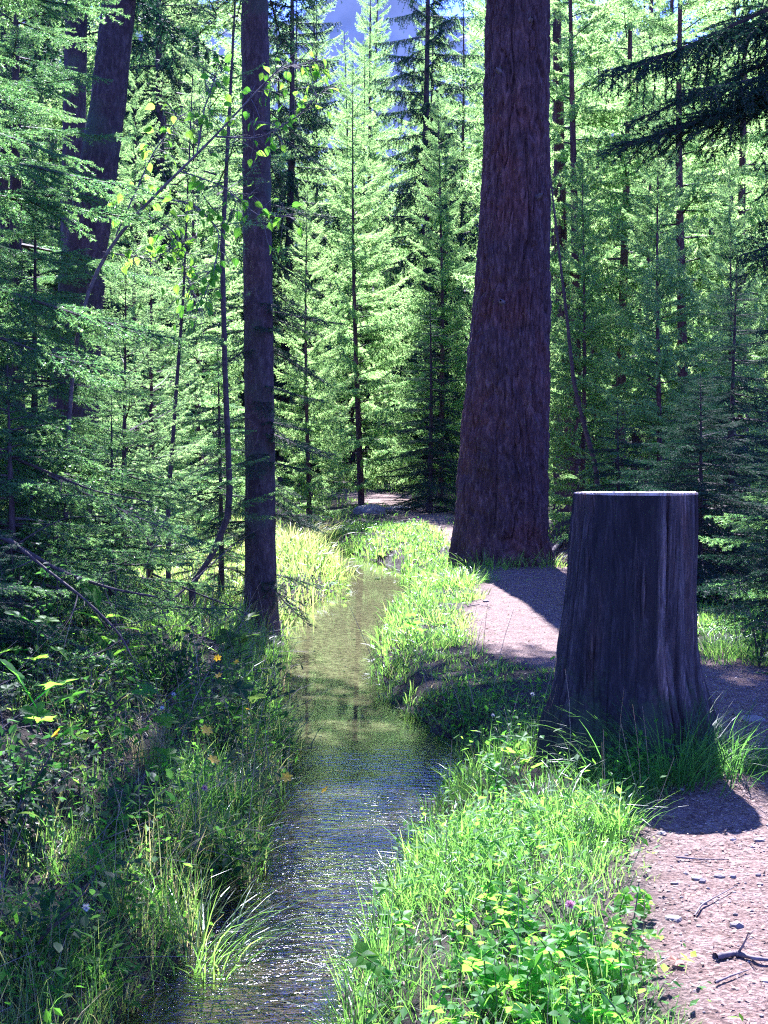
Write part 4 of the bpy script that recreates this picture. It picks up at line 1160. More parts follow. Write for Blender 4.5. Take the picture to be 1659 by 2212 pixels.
# small broad leaves of herbs, mixed through the grass
def herb_prob(x, y):
    dx, s = side(x, y)
    p = grass_prob(x, y) * (0.25 + 0.75 * sm(-0.1, 0.35, fbm(x * 2.3, y * 2.3, 0, 77)))
    return np.where(dx < 0, np.minimum(1, p * 3.5), p)
def herb_leaves(n, y0, y1, r, mbx, hmax):
    cx, cy = scatter(n, y0, y1, herb_prob, r)
    idx = np.repeat(np.arange(len(cx)), 5); m = len(idx)
    x, y = cx[idx] + r.normal(0, .04, m), cy[idx] + r.normal(0, .04, m)
    z = ground(x, y) + r.uniform(0.02, hmax, m) * r.uniform(0.5, 1, len(cx))[idx]
    sz = r.uniform(0.006, 0.024, m) * (1 + 0.04 * (y - 4))
    az = r.uniform(0, 2 * PI, m); tilt = r.normal(-0.1, 0.45, m)
    D = np.stack([np.cos(az) * np.cos(tilt), np.sin(az) * np.cos(tilt), np.sin(tilt)], -1)
    S = norm(np.cross(D, np.array([0, 0, 1.0])) + r.normal(0, .25, (m, 3))); U = np.cross(S, D)
    c = np.stack([x, y, z], -1)
    V = np.stack([c, c + D * sz[:, None] * .9 + S * sz[:, None] * .5 + U * sz[:, None] * .12, c + D * sz[:, None] * 2, c + D * sz[:, None] * .9 - S * sz[:, None] * .5 + U * sz[:, None] * .12], 1).reshape(-1, 3)
    b = np.arange(m)[:, None] * 4
    F = np.concatenate([b + np.array([[0, 1, 2]]), b + np.array([[0, 2, 3]])])
    mbx.add(V, F, 0, np.repeat(np.clip(r.normal(.4, .22, m), 0, 1), 4))
g = MB()
herb_leaves(9500, 3.2, 9, gr, g, 0.26)
herb_leaves(2500, 9, 16, gr, g, 0.16)
herb_leaves(2500, 16, 27, gr, g, 0.14)
o = link('herb_leaves', g.mesh('herb_leaves', ['broad_leaf'])); o['kind'] = 'stuff'

# dry stalks and fallen twigs on the left bank
def stalks(n, y0, y1, pr, r, mbx, l0, l1, flat, w):
    x, y = scatter(n, y0, y1, pr, r); m = len(x)
    az = r.uniform(0, 2 * PI, m); el = np.abs(r.normal(flat, 0.35, m)); L = r.uniform(l0, l1, m)
    t = np.linspace(0, 1, 4)
    D = np.stack([np.cos(az) * np.cos(el), np.sin(az) * np.cos(el), np.sin(el)], -1)
    B = np.stack([x, y, ground(x, y) + 0.005], -1)
    P = B[:, None] + D[:, None] * (L[:, None] * t)[..., None] + (r.normal(0, .12, (m, 1, 3)) * (L[:, None] * t ** 2)[..., None])
    rad = np.maximum(w, 0.00030 * y)[:, None] * (1 - 0.6 * t)[None]
    V, F = tubes(P, rad, 3); mbx.add(V, F, 0, .5)
g = MB()
left = lambda x, y: np.where(side(x, y)[0] < 0, sm(0.02, 0.2, side(x, y)[1]) * 0.9, 0.0)
stalks(5200, 3.4, 14, left, gr, g, .10, .45, 0.35, 0.0016)
o = link('dry_twigs', g.mesh('dry_twigs', ['grey_twig'])); o['kind'] = 'stuff'
g = MB()
anyb = lambda x, y: grass_prob(x, y) * np.where(side(x, y)[0] < 0, 1, 0.4)
x_, y_ = None, None
stalks(1500, 3.4, 14, anyb, gr, g, .25, .55, 1.25, 0.0010)
o = link('straw_stalks', g.mesh('straw_stalks', [leaf_material('straw', [(0, (.30, .22, .12)), (1, (.4, .3, .16))], [(0, (.3, .2, .1)), (1, (.4, .3, .15))], .3)])); o['kind'] = 'stuff'

# litter: needles, bark flakes and dead leaves on the path and under the trees
def litter(n, y0, y1, pr, r, mbx, s0, s1, hue):
    x, y = scatter(n, y0, y1, pr, r); m = len(x)
    az = r.uniform(0, PI, m); sz = r.uniform(s0, s1, m) * (1 + 0.05 * (y - 4))
    D = np.stack([np.cos(az), np.sin(az), r.normal(0, .25, m)], -1); S = np.stack([-np.sin(az), np.cos(az), r.normal(0, .3, m)], -1)
    a = r.uniform(.12, .6, m)
    c = np.stack([x, y, ground(x, y) + 0.006], -1)
    V = np.stack([c - D * sz[:, None], c + S * (sz * a)[:, None], c + D * sz[:, None], c - S * (sz * a)[:, None]], 1).reshape(-1, 3)
    mbx.add(V, np.arange(m * 4).reshape(-1, 4), 0, np.repeat(np.clip(r.normal(hue, .25, m), 0, 1), 4))
g = MB()
litter(30000, 3.2, 9, lambda x, y: 0.15 + 0.85 * path_mask(x, y) * (side(x, y)[1] > 0), gr, g, .003, .011, .5)
litter(9000, 9, 22, lambda x, y: path_mask(x, y), gr, g, .004, .014, .55)
litter(9000, 3.2, 14, left, gr, g, .006, .022, .35)
o = link('leaf_litter', g.mesh('leaf_litter', ['litter'])); o['kind'] = 'stuff'
# ------------------------------------------------------------------ stones
def stone_mesh(seed, flat=0.6, sub=2, mat='stone'):
    import bmesh
    bm = bmesh.new(); bmesh.ops.create_icosphere(bm, subdivisions=sub, radius=1)
    V = np.array([v.co[:] for v in bm.verts]); F = np.array([[v.index for v in f.verts] for f in bm.faces]); bm.free()
    n = fbm(V[:, 0] * 1.1 + seed, V[:, 1] * 1.1, V[:, 2] * 1.1, seed)
    V = V * (1 + 0.38 * n[:, None]); V[:, 2] *= flat
    V = np.clip(V, -0.9, 0.86)
    mb = MB(); mb.add(V, F, 0, .5, sub > 2)
    return mb.mesh('stone', [mat])
STN = [stone_mesh(q, 0.5 + 0.1 * q, 2) for q in range(4)]
STB = stone_mesh(9, 0.62, 4)
def stone(X, Y, wpx, label, big=False, q=0, sq=1.0, name='stone', group='small stones lying on the path'):
    p = at_ground(X, Y); s = wpx / FPX * p[1] / 2
    o = link(name, STB if big else STN[q % 4])
    o.location = (p[0], p[1], p[2] + s * 0.02); o.scale = (s * 1.1, s * 0.9, s * sq); o.rotation_euler = (0, 0, X)
    return tag(o, label, 'stone', None if big else group)
stone(800, 1110, 84, 'large dark-faced boulder at the far bend of the bank', True, sq=0.85, name='boulder')
stone(905, 1136, 36, 'flat pale stone on the far sunlit path', True, sq=0.4, name='flat_stone')
stone(858, 1100, 60, 'flat grey stone behind the far boulder', True, sq=0.4, name='flat_stone')
stone(1429, 1803, 24, 'dark pebble near the grass edge below the stump', q=1)
stone(1554, 1895, 25, 'round pale pebble alone in the middle of the path', q=2)
stone(1454, 1985, 38, 'largest flat grey pebble at the left edge of the path', q=0)
stone(1592, 2002, 32, 'flat pale pebble above the fallen branch', q=3)
stone(1640, 1815, 26, 'pale flat pebble at the right edge beside shaded gravel', q=0)
stone(1390, 1962, 20, 'small pebble half sunk in the grass edge', q=1)
stone(1520, 1952, 17, 'tiny pebble between the round pebble and the flat grey one', q=2)
stone(1626, 1555, 60, 'wide low stone in the shade right of the stump', True, sq=0.45, name='flat_stone')
stone(1050, 1300, 14, 'small dark cone-sized stone on the sunlit far path', q=2)
stone(655, 1336, 26, 'small dark stone standing in the brook by the slim trunk', q=3, sq=1.2, group=None)
stone(815, 1252, 16, 'small dark stone at the waterline of the far right bank', q=1, group=None)
rs = np.random.default_rng(91)
g = MB()
import bmesh
bm = bmesh.new(); bmesh.ops.create_icosphere(bm, subdivisions=1, radius=1)
iv = np.array([v.co[:] for v in bm.verts]); fi = np.array([[v.index for v in f.verts] for f in bm.faces]); bm.free()
x, y = scatter(3800, 3.2, 9.5, lambda x, y: path_mask(x, y) ** 2, rs)
xb, yb = scatter(3500, 3.2, 16, lambda x, y: (side(x, y)[1] < 0.05) & (side(x, y)[1] > -0.3), rs)
x, y = np.concatenate([x, xb]), np.concatenate([y, yb]); m = len(x)
sz = rs.gamma(2.0, 0.0023, m) + 0.0015
sh = rs.uniform(0.6, 1.3, (m, 1, 3)) * np.array([1, 1, .6])
V = iv[None] * sh * (1 + rs.normal(0, .12, (m, len(iv), 1))) * sz[:, None, None] + np.stack([x, y, ground(x, y) + sz * .2], -1)[:, None]
g.add(V.reshape(-1, 3), (fi[None] + (np.arange(m) * len(iv))[:, None, None]).reshape(-1, 3), 0, .5)
o = link('gravel', g.mesh('gravel', ['stone'])); o['kind'] = 'stuff'

# ------------------------------------------------------------------ fallen and dead branches
def dead_branch(label, pts, w, name='fallen_branch', mat='grey_twig', twigs=6, seed=1, d=None, cat='branch', lift=0.01, tl=0.25):
    r = np.random.default_rng(seed)
    if d is None:
        P = np.array([at_ground(X, Y) + np.array([0, 0, lift]) for X, Y in pts]); 
    else:
        ds = np.linspace(d[0], d[1], len(pts)); P = np.array([atd(X, Y, q) for (X, Y), q in zip(pts, ds)])
    base = P[0].copy(); P = P - base
    root = thing(name, label, cat, base)
    C = smooth(P, 26); L = np.linalg.norm(P[-1] - P[0])
    rad = np.linspace(w, w * .35, 26) * (1 + .12 * r.normal(size=26))
    mb = MB(); V, F = tube(C, rad, 9); mb.add(V, F, 0, .5, True)
    link('limb', mb.mesh('limb', [mat]), root)
    for q in range(twigs):
        k = r.integers(4, 25); dr = norm(norm(C[k] - C[k - 1]) * .7 + r.normal(0, .7, 3) + np.array([0, 0, .15]))
        l = tl * r.uniform(.4, 1.1); t = np.linspace(0, 1, 6)[:, None]
        tw = C[k] + dr * l * t + r.normal(0, .15, 3) * l * t ** 2
        mb = MB(); V, F = tube(tw, np.linspace(rad[k] * .45, .0012, 6), 4); mb.add(V, F, 0, .5)
        for _ in range(3):
            kk = r.integers(2, 6); d2 = norm(dr + r.normal(0, .7, 3)); t2 = np.linspace(0, 1, 3)[:, None]
            V, F = tube(tw[kk] + d2 * l * .4 * t2, np.linspace(.0016, .0009, 3), 3); mb.add(V, F, 0, .5)
        link('twig', mb.mesh('twig', [mat]), root)
    return root
dead_branch('fallen forked stick lying across the sunlit corner of the path', [(1545, 2075), (1590, 2066), (1630, 2078), (1700, 2085)], .011, seed=3, twigs=3, tl=.12)
dead_branch('thin straight twig lying on the path at the lower right', [(1545, 2130), (1580, 2115), (1618, 2102)], .004, twigs=1, seed=4, tl=.08)
dead_branch('thin pale twig lying level at the grass edge of the path', [(1460, 1857), (1510, 1862), (1575, 1862)], .004, twigs=2, seed=5, tl=.08)
dead_branch('thin curved twig on the shaded gravel', [(1500, 1985), (1516, 1960), (1590, 1920)], .004, twigs=1, seed=14, tl=.08)
dead_branch('pale dead branch leaning on the mound right of the big trunk', [(1188, 1206), (1212, 1184), (1245, 1150), (1262, 1120)], .035, twigs=4, seed=6, tl=.5, lift=.05)
dead_branch('brown dead twigs on the sunlit strip of the far path', [(1010, 1312), (1035, 1308), (1062, 1316)], .006, twigs=5, seed=7, tl=.16)
db = [('long bare bough sagging out of the left spruce', [(-60, 1130), (40, 1180), (130, 1235), (240, 1272), (340, 1290)], (7.6, 7.0), .013, 10),
      ('dark bare bough curving down in front of the left bank', [(20, 1165), (100, 1230), (190, 1300), (260, 1370), (285, 1420)], (7.2, 6.6), .009, 8),
      ('bare twiggy bough crossing behind the low spruce tips', [(-40, 960), (80, 1010), (200, 1060), (330, 1085)], (8.3, 7.8), .009, 8),
      ('broken dead branch leaning against the foot of the crooked stem', [(300, 1330), (380, 1290), (450, 1225), (500, 1180)], (10.5, 11.6), .011, 7),
      ('low bare branch tangled in dry grass left of the slim trunk', [(330, 1240), (420, 1280), (500, 1310), (540, 1330)], (10.6, 11.0), .008, 7)]
for q, (lb, pts, d, w, tw) in enumerate(db):
    dead_branch(lb, pts, w, 'dead_branch', 'twig', tw, 20 + q, d, tl=.4)
dead_branch('small dark twig with a cone reaching over the water from the right bank', [(860, 2025), (815, 2004), (778, 1996)], .004, 'dead_branch', 'twig', 2, 33, (5.05, 5.15), tl=.08)

# ------------------------------------------------------------------ leafy plants, flowers
def lobed_leaf(nm, mat, lobes=5, depth=0.42, seed=0, var=.5):
    n = 44; a = np.linspace(-PI * .93, PI * .93, n)
    rr_ = 0.5 * (1 - depth * (0.5 - 0.5 * np.cos(lobes * (a + PI) * .93 + PI * (lobes % 2 == 0))) + 0.05 * ((np.arange(n) % 2) * 2 - 1)) * (1 - 0.25 * np.abs(a) / PI)
    P = np.stack([0.42 + rr_ * np.cos(a), rr_ * np.sin(a) * 1.05, 0 * a], -1)
    P[:, 2] = -0.25 * P[:, 0] ** 2 + 0.18 * np.abs(P[:, 1]) + 0.03 * np.sin(a * 5)
    V = np.vstack([[0.40, 0, -0.03], P]); F = [(0, q, q + 1) for q in range(1, n)]
    mb = MB(); mb.add(V, F, 0, var)
    Vp, Fp = tube([(-.5, 0, 0), (0.05, 0, 0), (.4, 0, -.04)], [.014, .012, .006], 3); mb.add(Vp, Fp, 0, .15)
    return mb.mesh(nm, [mat])
LOB = [lobed_leaf('leaf', 'broad_leaf', 5, .42, q, .2 + .25 * q) for q in range(4)]
LANCE = [leaf_mesh('leaf', [.02, .10, .15, .165, .15, .12, .08, .004], 'broad_leaf', .35, .25 + .15 * q, var=.3 + .25 * q, pet=.15) for q in range(3)]
LOBD = [lobed_leaf('leaf', 'shrub_leaf', 5, .42, q, .1 + .28 * q) for q in range(4)]
LANCED = [leaf_mesh('leaf', [.02, .10, .15, .165, .15, .12, .08, .004], 'shrub_leaf', .35, .25 + .15 * q, var=.2 + .3 * q, pet=.15) for q in range(3)]
def trifol(var, seed):
    r = np.random.default_rng(seed); mb = MB()
    w = np.array([0, .24, .38, .40, .30, .12, .004]); n = 7; t = np.linspace(0, 1, n)
    for a in (-1.75, 0, 1.75):
        mid = np.stack([t, 0 * t, -.18 * t ** 2], -1)
        l = np.stack([t, w, -.18 * t ** 2 + .22 * w], -1); rg_ = np.stack([t, -w, -.18 * t ** 2 + .22 * w], -1)
        V = np.concatenate([mid, l, rg_]) * r.uniform(.85, 1.1)
        V[:, 0] += .06
        c, s = math.cos(a), math.sin(a); V = V @ np.array([[c, s, 0], [-s, c, 0], [0, 0, 1]])
        F = []
        for q in range(n - 1): F += [(q, q + 1, n + q + 1, n + q), (q + 1, q, 2 * n + q, 2 * n + q + 1)]
        mb.add(V, F, 0, var + r.uniform(-.08, .08))
    return mb.mesh('leaf', ['broad_leaf'])
TRI = [trifol(.25 + .18 * q, q) for q in range(4)]
def stalk_mesh(P, w, nm='stem', mat='stem'):
    mb = MB(); V, F = tube(P, np.linspace(w, w * .6, len(P)), 4); mb.add(V, F, 0, .4); return mb.mesh(nm, [mat])
def leafy(name, label, X, Y, h, kinds, n, size, seed, group=None, spread=.12, tilt=(-.3, .8), pos=None):
    r = np.random.default_rng(seed)
    p = at_ground(X, Y) if pos is None else np.array(pos)
    root = thing(name, label, 'plant', p, 0, group)
    C = smooth(np.array([[0, 0, -.01], [r.normal(0, .015), r.normal(0, .015), h * .5], [r.normal(0, .05), r.normal(0, .05), h]]), 8)
    link('stem', stalk_mesh(C, .0028), root)
    for q in range(n):
        f = .25 + .75 * (q + .5) / n
        c = np.array([np.interp(f, np.linspace(0, 1, 8), C[:, k]) for k in range(3)])
        az = q * 2.399 + r.uniform(-.5, .5); e = r.uniform(*tilt)
        d = np.array([math.cos(az) * math.cos(e), math.sin(az) * math.cos(e), math.sin(e)])
        s = size * r.uniform(.6, 1.15)
        o = link('leaf', kinds[int(r.integers(len(kinds)))], root)
        o.location = tuple(c + d * (s * .45 if kinds is LOB else s * .12)); aim(o, d, r.uniform(-.5, .5)); o.scale = (s, s, s)
    return root
leafy('broad_leaf_plant', 'plant with one large lime-green drooping leaf on the left bank', 80, 1690, .36, LOB, 6, .16, 1, tilt=(.4, 1.1))
leafy('broad_leaf_plant', 'plant with long pointed upright leaves lit from behind on the left bank', 235, 1480, .42, LANCE, 7, .26, 2, tilt=(.3, 1.0))
leafy('broad_leaf_plant', 'plant with silvery lobed leaves near the left edge', 75, 1530, .40, LOB, 8, .13, 3)
leafy('broad_leaf_plant', 'plant with glowing yellow-green leaves in the middle of the left bank', 300, 1690, .36, LOB, 8, .13, 4)
leafy('broad_leaf_plant', 'bluish jagged-leaved plant overhanging the brook from the left', 500, 1600, .32, LOBD, 12, .14, 5)
leafy('broad_leaf_plant', 'second bluish jagged-leaved plant closer to the waterline', 575, 1625, .26, LOBD, 9, .13, 6)
leafy('broad_leaf_plant', 'plant with wide flat shaded leaves at the foot of the slim trunk', 520, 1470, .42, LOBD, 10, .18, 7)
leafy('broad_leaf_plant', 'bushy plant with sunlit white-glinting leaves left of the stump foot', 1085, 1745, .24, TRI, 14, .045, 8)
leafy('broad_leaf_plant', 'plant with glinting lobed leaves leaning on the stump foot', 1130, 1715, .25, LOB, 10, .085, 9)
leafy('broad_leaf_plant', 'low lobed plant at the very bottom left of the picture', 255, 2190, .15, LOB, 6, .07, 10)
leafy('broad_leaf_plant', 'dark lobed leaves hanging over the water at the right bank bend', 840, 2010, .16, LOB, 5, .10, 11)
leafy('broad_leaf_plant', 'yellowing broad-leaved plant at the edge of path and clover', 1340, 2105, .11, LOB, 6, .09, 12)
leafy('broad_leaf_plant', 'thin upright plant with paired bright leaves at the path edge', 1345, 2050, .20, LANCE, 8, .055, 13, tilt=(-.1, .5))
leafy('broad_leaf_plant', 'bright three-leaflet plant leaning over the water at the lower right bank', 830, 2165, .2, TRI, 8, .05, 14)
leafy('broad_leaf_plant', 'small lit plant in the shade right of the stump', 1590, 1655, .1, LOB, 5, .08, 15)
leafy('broad_leaf_plant', 'leafy green plant on the far sunny bank right of the brook', 880, 1392, .2, LOB, 9, .11, 16)
leafy('broad_leaf_plant', 'leafy plant at the waterline under the far left bank', 735, 1290, .22, LOB, 10, .12, 17)
rs = np.random.default_rng(17)
def shrub(label, X, Y, h, wd, n, seed, var, leaf=.032):
    r = np.random.default_rng(seed); p = at_ground(X, Y)
    root = thing('leafy_shrub', label, 'shrub', p)
    ns = 9; mb = MB(); tips = []
    for q in range(ns):
        a = q * 2.399; e = np.array([math.cos(a) * wd * r.uniform(.2, 1), math.sin(a) * wd * r.uniform(.2, 1), h * r.uniform(.6, 1.1)])
        C = smooth(np.array([[0, 0, 0], e * [.35, .35, .55], e]), 10); tips.append(C)
        V, F = tube(C, np.linspace(.004, .0015, 10), 4); mb.add(V, F, 0, .5)
    link('stem', mb.mesh('stem', ['twig']), root)
    T = np.array(tips); k = r.integers(0, ns, n); f = r.integers(2, 10, n)
    c = T[k, f] + r.normal(0, .045, (n, 3)); sz = leaf * r.uniform(.5, 1.2, n)
    az = r.uniform(0, 2 * PI, n); tl = r.normal(.1, .6, n)
    D = np.stack([np.cos(az) * np.cos(tl), np.sin(az) * np.cos(tl), np.sin(tl)], -1); S = norm(np.cross(D, [0, 0, 1.0]) + r.normal(0, .3, (n, 3))); U = np.cross(S, D)
    w = [(0, 0, 0), (.35, .28, .05), (.7, .24, .04), (1, 0, -.1), (.7, -.24, .04), (.35, -.28, .05)]
    V = np.stack([c + sz[:, None] * 2 * (D * a + S * b + U * g_) for a, b, g_ in w], 1).reshape(-1, 3); b = np.arange(n)[:, None] * 6
    F = np.concatenate([b + np.array([q]) for q in ((0, 1, 2, 3), (0, 3, 4, 5))])
    mb = MB(); mb.add(V, F, 0, np.repeat(np.clip(r.normal(var, .15, n), 0, 1), 6))
    o = link('foliage', mb.mesh('foliage', ['shrub_leaf']), root); o['kind'] = 'stuff'
for q, (X, Y, h, wd, n, lb) in enumerate([(55, 1450, .62, .35, 420, 'tall dark shrub at the left edge below the bare boughs'), (190, 1600, .42, .3, 320, 'leafy shrub between the lime leaf and the upright pointed leaves'),
        (360, 1510, .5, .32, 360, 'shaded shrub in the upper middle of the left bank'), (40, 1790, .4, .3, 320, 'dark shrub at the left edge below the lime-green leaf'),
        (470, 1640, .34, .25, 280, 'shrub below the yellow flowers near the water'), (540, 1560, .36, .25, 260, 'shrub under the bluish jagged leaves at the waterline'),
        (270, 1830, .3, .28, 300, 'low shrub left of the long arching grass'), (520, 1790, .26, .22, 260, 'dark overhanging shrub at the waterline of the left bank'),
        (470, 1900, .2, .2, 220, 'low dark shrub above the drooping grass tuft'), (60, 2080, .3, .28, 300, 'deeply shaded shrub at the lower left corner'), (1640, 1440, .5, .2, 240, 'leafy sprig of a shrub at the right edge in sun')]):
    shrub(lb, X, Y, h * .8, wd, int(n * .8), 400 + q, .25, .024)
left_lb = ['low dark-leaved herb in the tangle of the left bank', 'small lobed herb in the shade of the left bank']
for q in range(70):
    X, Y = rs.uniform(-20, 600), rs.uniform(1480, 2100)
    if X > 600 - (Y - 1500) * .35: continue
    p = at_ground(X, Y)
    if side(p[0], p[1])[1] < .1: continue
    leafy('herb_plant', left_lb[q % 2], X, Y, rs.uniform(.1, .24), (LOBD, LANCED)[q % 2], 6, rs.uniform(.04, .085), 200 + q, 'low herbs on the left bank')
for q in range(80):
    X, Y = rs.normal(1180, 150), rs.uniform(1990, 2290)
    if X > 1420 or X < 850: continue
    leafy('three_leaflet_plant', 'low three-leaflet plant in the bright patch between brook and path', X, Y, rs.uniform(.08, .18), TRI, 5, rs.uniform(.030, .048), 300 + q, 'three-leaflet plants beside the path', tilt=(.1, .9))

def petal(nm, mat, w=.3):
    return leaf_mesh(nm, [.06, w * .7, w, w * 1.02, w * .75, .05], mat, .2, .12, var=.6)
PET = petal('petal', 'petal_yellow')
CEN = stone_mesh(3, .6, 1, 'petal_yellow')
def above(X, Y, h):
    for d in np.arange(3.0, 16, .04):
        p = atd(X, Y, d)
        if p[2] - gz(p[0], p[1]) < h: return d
    return 8.0
def yellow_flower(label, X, Y, d, size, seed, face=None):
    r = np.random.default_rng(seed)
    d = above(X, Y, r.uniform(.34, .42)); top = atd(X, Y, d); bx, by = top[0] + r.normal(0, .04), top[1] + r.normal(0, .05)
    if side(np.array([bx]), np.array([by]))[1] < .06: bx -= .22
    base = np.array([bx, by, gz(bx, by)])
    root = thing('yellow_flower', label, 'flower', base, 0, 'yellow wild flowers on the left bank')
    T = top - base
    link('stem', stalk_mesh(smooth(np.array([[0, 0, 0], [T[0] * .3, T[1] * .3, T[2] * .6], T]), 8), .0015), root)
    hd = link('flower_head', CEN, root); hd.location = tuple(T); hd.scale = (size * .28,) * 3
    hd.rotation_euler = (R(r.uniform(20, 60)), R(r.uniform(-25, 25)), r.uniform(0, 6))
    for q in range(6):
        o = link('petal', PET, hd); a = q * PI / 3
        o.rotation_euler = (0, -.25, a); o.location = (math.cos(a) * .5, math.sin(a) * .5, .2); o.scale = (3.2,) * 3
for q, (X, Y, d, lb) in enumerate([(470, 1422, 9.3, 'yellow flower at the shaded foot of the slim trunk, topmost of all'), (511, 1430, 9.5, 'small yellow flower right of the topmost yellow flower'),
        (472, 1460, 9.2, 'yellow flower seen edge-on below the topmost one'), (445, 1579, 7.9, 'wide open yellow flower above the middle of the left bank'), (461, 1643, 7.3, 'bright yellow flower directly below the wide open one'),
        (619, 1680, 7.2, 'yellow flower on an arching stem close to the water'), (702, 1707, 7.0, 'orange-yellow flower hanging out over the water'), (534, 1532, 8.3, 'tiny yellow bud beside the bluish jagged leaves'),
        (122, 1585, 6.6, 'dull yellow flower at the left above the lime-green leaf')]):
    yellow_flower(lb, X, Y, d, [.018, .012, .016, .022, .022, .022, .015, .010, .02][q] * 1.25, 60 + q)
def puff(name, label, X, Y, d, size, mat, seed, group=None):
    r = np.random.default_rng(seed); d = above(X, Y, .27); top = atd(X, Y, d); base = np.array([top[0] + .02, d + .02, gz(top[0] + .02, d + .02)])
    root = thing(name, label, 'flower', base, 0, group); T = top - base
    link('stem', stalk_mesh(smooth(np.array([[0, 0, 0], [0.01, 0, T[2] * .6], T]), 8), .0014), root)
    D = norm(r.normal(size=(160, 3)) + np.array([0, 0, .45])); mb = MB()
    V, F = spikes(np.zeros((160, 3)), D, r.uniform(.7, 1.05, 160), np.full(160, .11), r); mb.add(V, F, 0, np.repeat(r.uniform(0, 1, 160), 3))
    o = link('flower_head', mb.mesh('flower_head', [mat]), root); o.location = tuple(T); o.scale = (size,) * 3
puff('clover_flower', 'pale pink clover head above the bright grass near the path', 1232, 1955, 5.1, .018, 'petal_pink', 1)
puff('clover_flower', 'pink clover head in the middle of the left bank', 442, 1702, 6.6, .015, 'petal_pink', 2)
puff('seed_head', 'white fluffy seed head on the dark lower left bank', 186, 1962, 5.0, .017, 'petal_white', 3)
puff('white_flower', 'small white clover head in the shaded grass left of the stump', 1150, 1500, 9.0, .014, 'petal_white', 4)
puff('white_flower', 'small white clover head under the bright leaves of the right bank', 1065, 1545, 8.4, .011, 'petal_white', 5)
for q, (X, Y, d, lb) in enumerate([(375, 1500, 8.6, 'whitish dry flower head left above the straw tuft'), (350, 1530, 8.2, 'brownish dry flower head beside the straw tuft')]):
    puff('dry_flower', lb, X, Y, d, .013, 'petal_white', 20 + q)
def ground_leaf(label, X, Y, mat, size, rz):
    o = link('dead_leaf', lobed_leaf('dead_leaf', mat, 5, .4, 1, .5)); p = at_ground(X, Y)
    o.location = (p[0], p[1], p[2] + .015); o.scale = (size,) * 3; o.rotation_euler = (.25, -.2, rz); tag(o, label, 'leaf')
ground_leaf('orange-brown fallen leaf on the sunlit corner of the path', 1454, 2094, 'dead_leaf', .06, 1.0)
ground_leaf('reddish withered leaf standing in grass before the stump', 1405, 1660, 'dead_leaf', .07, 2.2)
ground_leaf('brown curled leaf lying at the grass edge beside the pink clover', 1372, 2045, 'dead_leaf', .05, .3)

# grass tufts one can tell apart
def tuft(label, X, Y, L, n, dry, seed, lean_=.5, w=.0022, spread=.05, pos=None, name='grass_tuft', group=None):
    r = np.random.default_rng(seed); p = at_ground(X, Y) if pos is None else np.array(pos)
    off = r.normal(0, spread, (n, 2)); az = np.arctan2(off[:, 1], off[:, 0]) + r.normal(0, .5, n)
    Ls = L * r.uniform(.5, 1.1, n); t = np.linspace(0, 1, 6)[None]
    ln = np.clip(np.abs(r.normal(lean_, .25, n)), .05, 1.2)[:, None]; cu = r.uniform(.2, 1, n)[:, None]
    out = Ls[:, None] * (ln * t + cu * .6 * t ** 2) * .75; up = Ls[:, None] * (t * (1 - .2 * ln) - .5 * cu * t ** 2.4)
    P = np.stack([off[:, :1] + np.cos(az)[:, None] * out, off[:, 1:] + np.sin(az)[:, None] * out, up - .02], -1)
    S = norm(np.stack([-np.sin(az), np.cos(az), 0 * az], -1) + r.normal(0, .3, (n, 3)))
    V, F = ribbons(P, (np.full(n, max(w, .0003 * p[1])) * r.uniform(.6, 1.3, n))[:, None] * (1 - t ** 1.8 * .93), S)
    mb = MB(); mb.add(V, F, 0, np.repeat(np.clip(r.normal(dry, .1, n), 0, 1), 12))
    o = link(name, mb.mesh(name, ['grass'])); o.location = tuple(p)
    return tag(o, label, 'grass tuft', group)
tuft('large dark overhanging grass tuft covering the foot of the stump', 0, 0, .55, 420, .12, 1, .6, .0028, .12, (1.32, 6.55, gz(1.32, 6.55)))
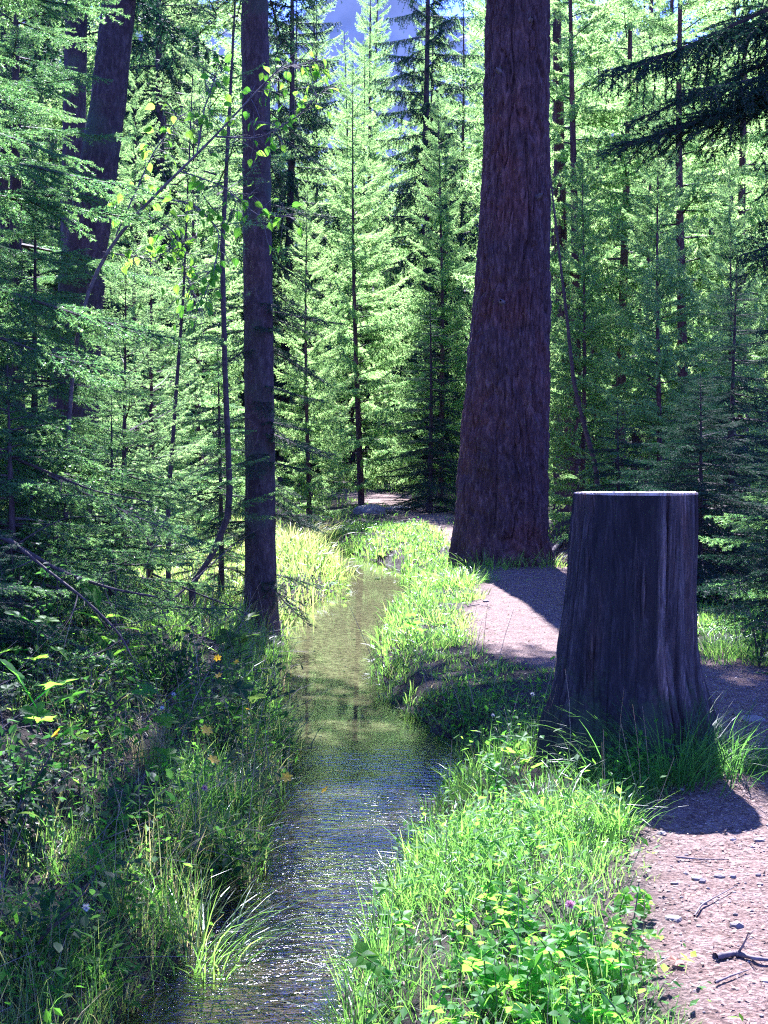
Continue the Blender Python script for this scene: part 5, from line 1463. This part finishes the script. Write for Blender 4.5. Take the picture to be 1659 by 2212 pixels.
tuft('dark grass tuft at the right foot of the stump', 0, 0, .42, 240, .15, 2, .6, .0026, .09, (1.62, 6.75, gz(1.62, 6.75)))
tuft('dark grass tuft against the left front of the stump', 0, 0, .30, 160, .2, 3, .6, .0024, .07, (1.0, 6.5, gz(1.0, 6.5)))
tuft('long arching grass tuft drooping over the water at the lower left', 420, 2095, .42, 130, .42, 4, .75, .0026, .07)
tuft('short upright bright grass tuft on the dark left bank', 130, 1880, .26, 150, .36, 5, .25, .0022, .07)
tuft('reddish straw tuft standing up in the left bank', 325, 1650, .42, 90, .97, 6, .15, .0016, .04)
tuft('bright grass tuft at the waterline right of the slim trunk foot', 583, 1425, .30, 160, .38, 7, .35, .0025, .08)
tuft('bright bushy grass tuft at the left foot of the big trunk', 1000, 1265, .34, 320, .42, 8, .5, .004, .16)
tuft('tall thin grass tuft leaning across the grass in front of the stump', 1200, 1800, .42, 90, .3, 9, .5, .0022, .05)
tuft('upright grass tuft between the stump and the clover patch', 1330, 1790, .28, 110, .36, 10, .4, .0022, .05)
tuft('bright grass tuft at the bottom edge where water meets the right bank', 770, 2240, .26, 110, .40, 11, .5, .0024, .05)
tuft('dry arching grass tuft on the far left bank above the water', 690, 1170, .7, 260, .78, 12, .6, .006, .25)
tuft('dry pale grass tuft beside the foot of the slim trunk', 630, 1180, .6, 260, .85, 13, .5, .005, .2)
tuft('lit grass tuft beyond the path at the right edge', 1560, 1420, .3, 200, .42, 14, .4, .003, .18)

tuft('dark thin grass fringe in front of the foot of the big trunk', 0, 0, .34, 150, .5, 15, .5, .004, .22, (1.35, 17.75, gz(1.35, 17.75)))
tuft('dark thin grass fringe at the right foot of the big trunk', 0, 0, .30, 120, .6, 16, .5, .004, .18, (2.0, 17.95, gz(2.0, 17.95)))

tuft('sunny grass tuft beside the small spruce at the right edge', 1625, 1415, .28, 200, .40, 17, .5, .003, .2)
tuft('sunny grass tuft right behind the right foot of the stump', 1535, 1400, .26, 200, .44, 18, .5, .003, .2)
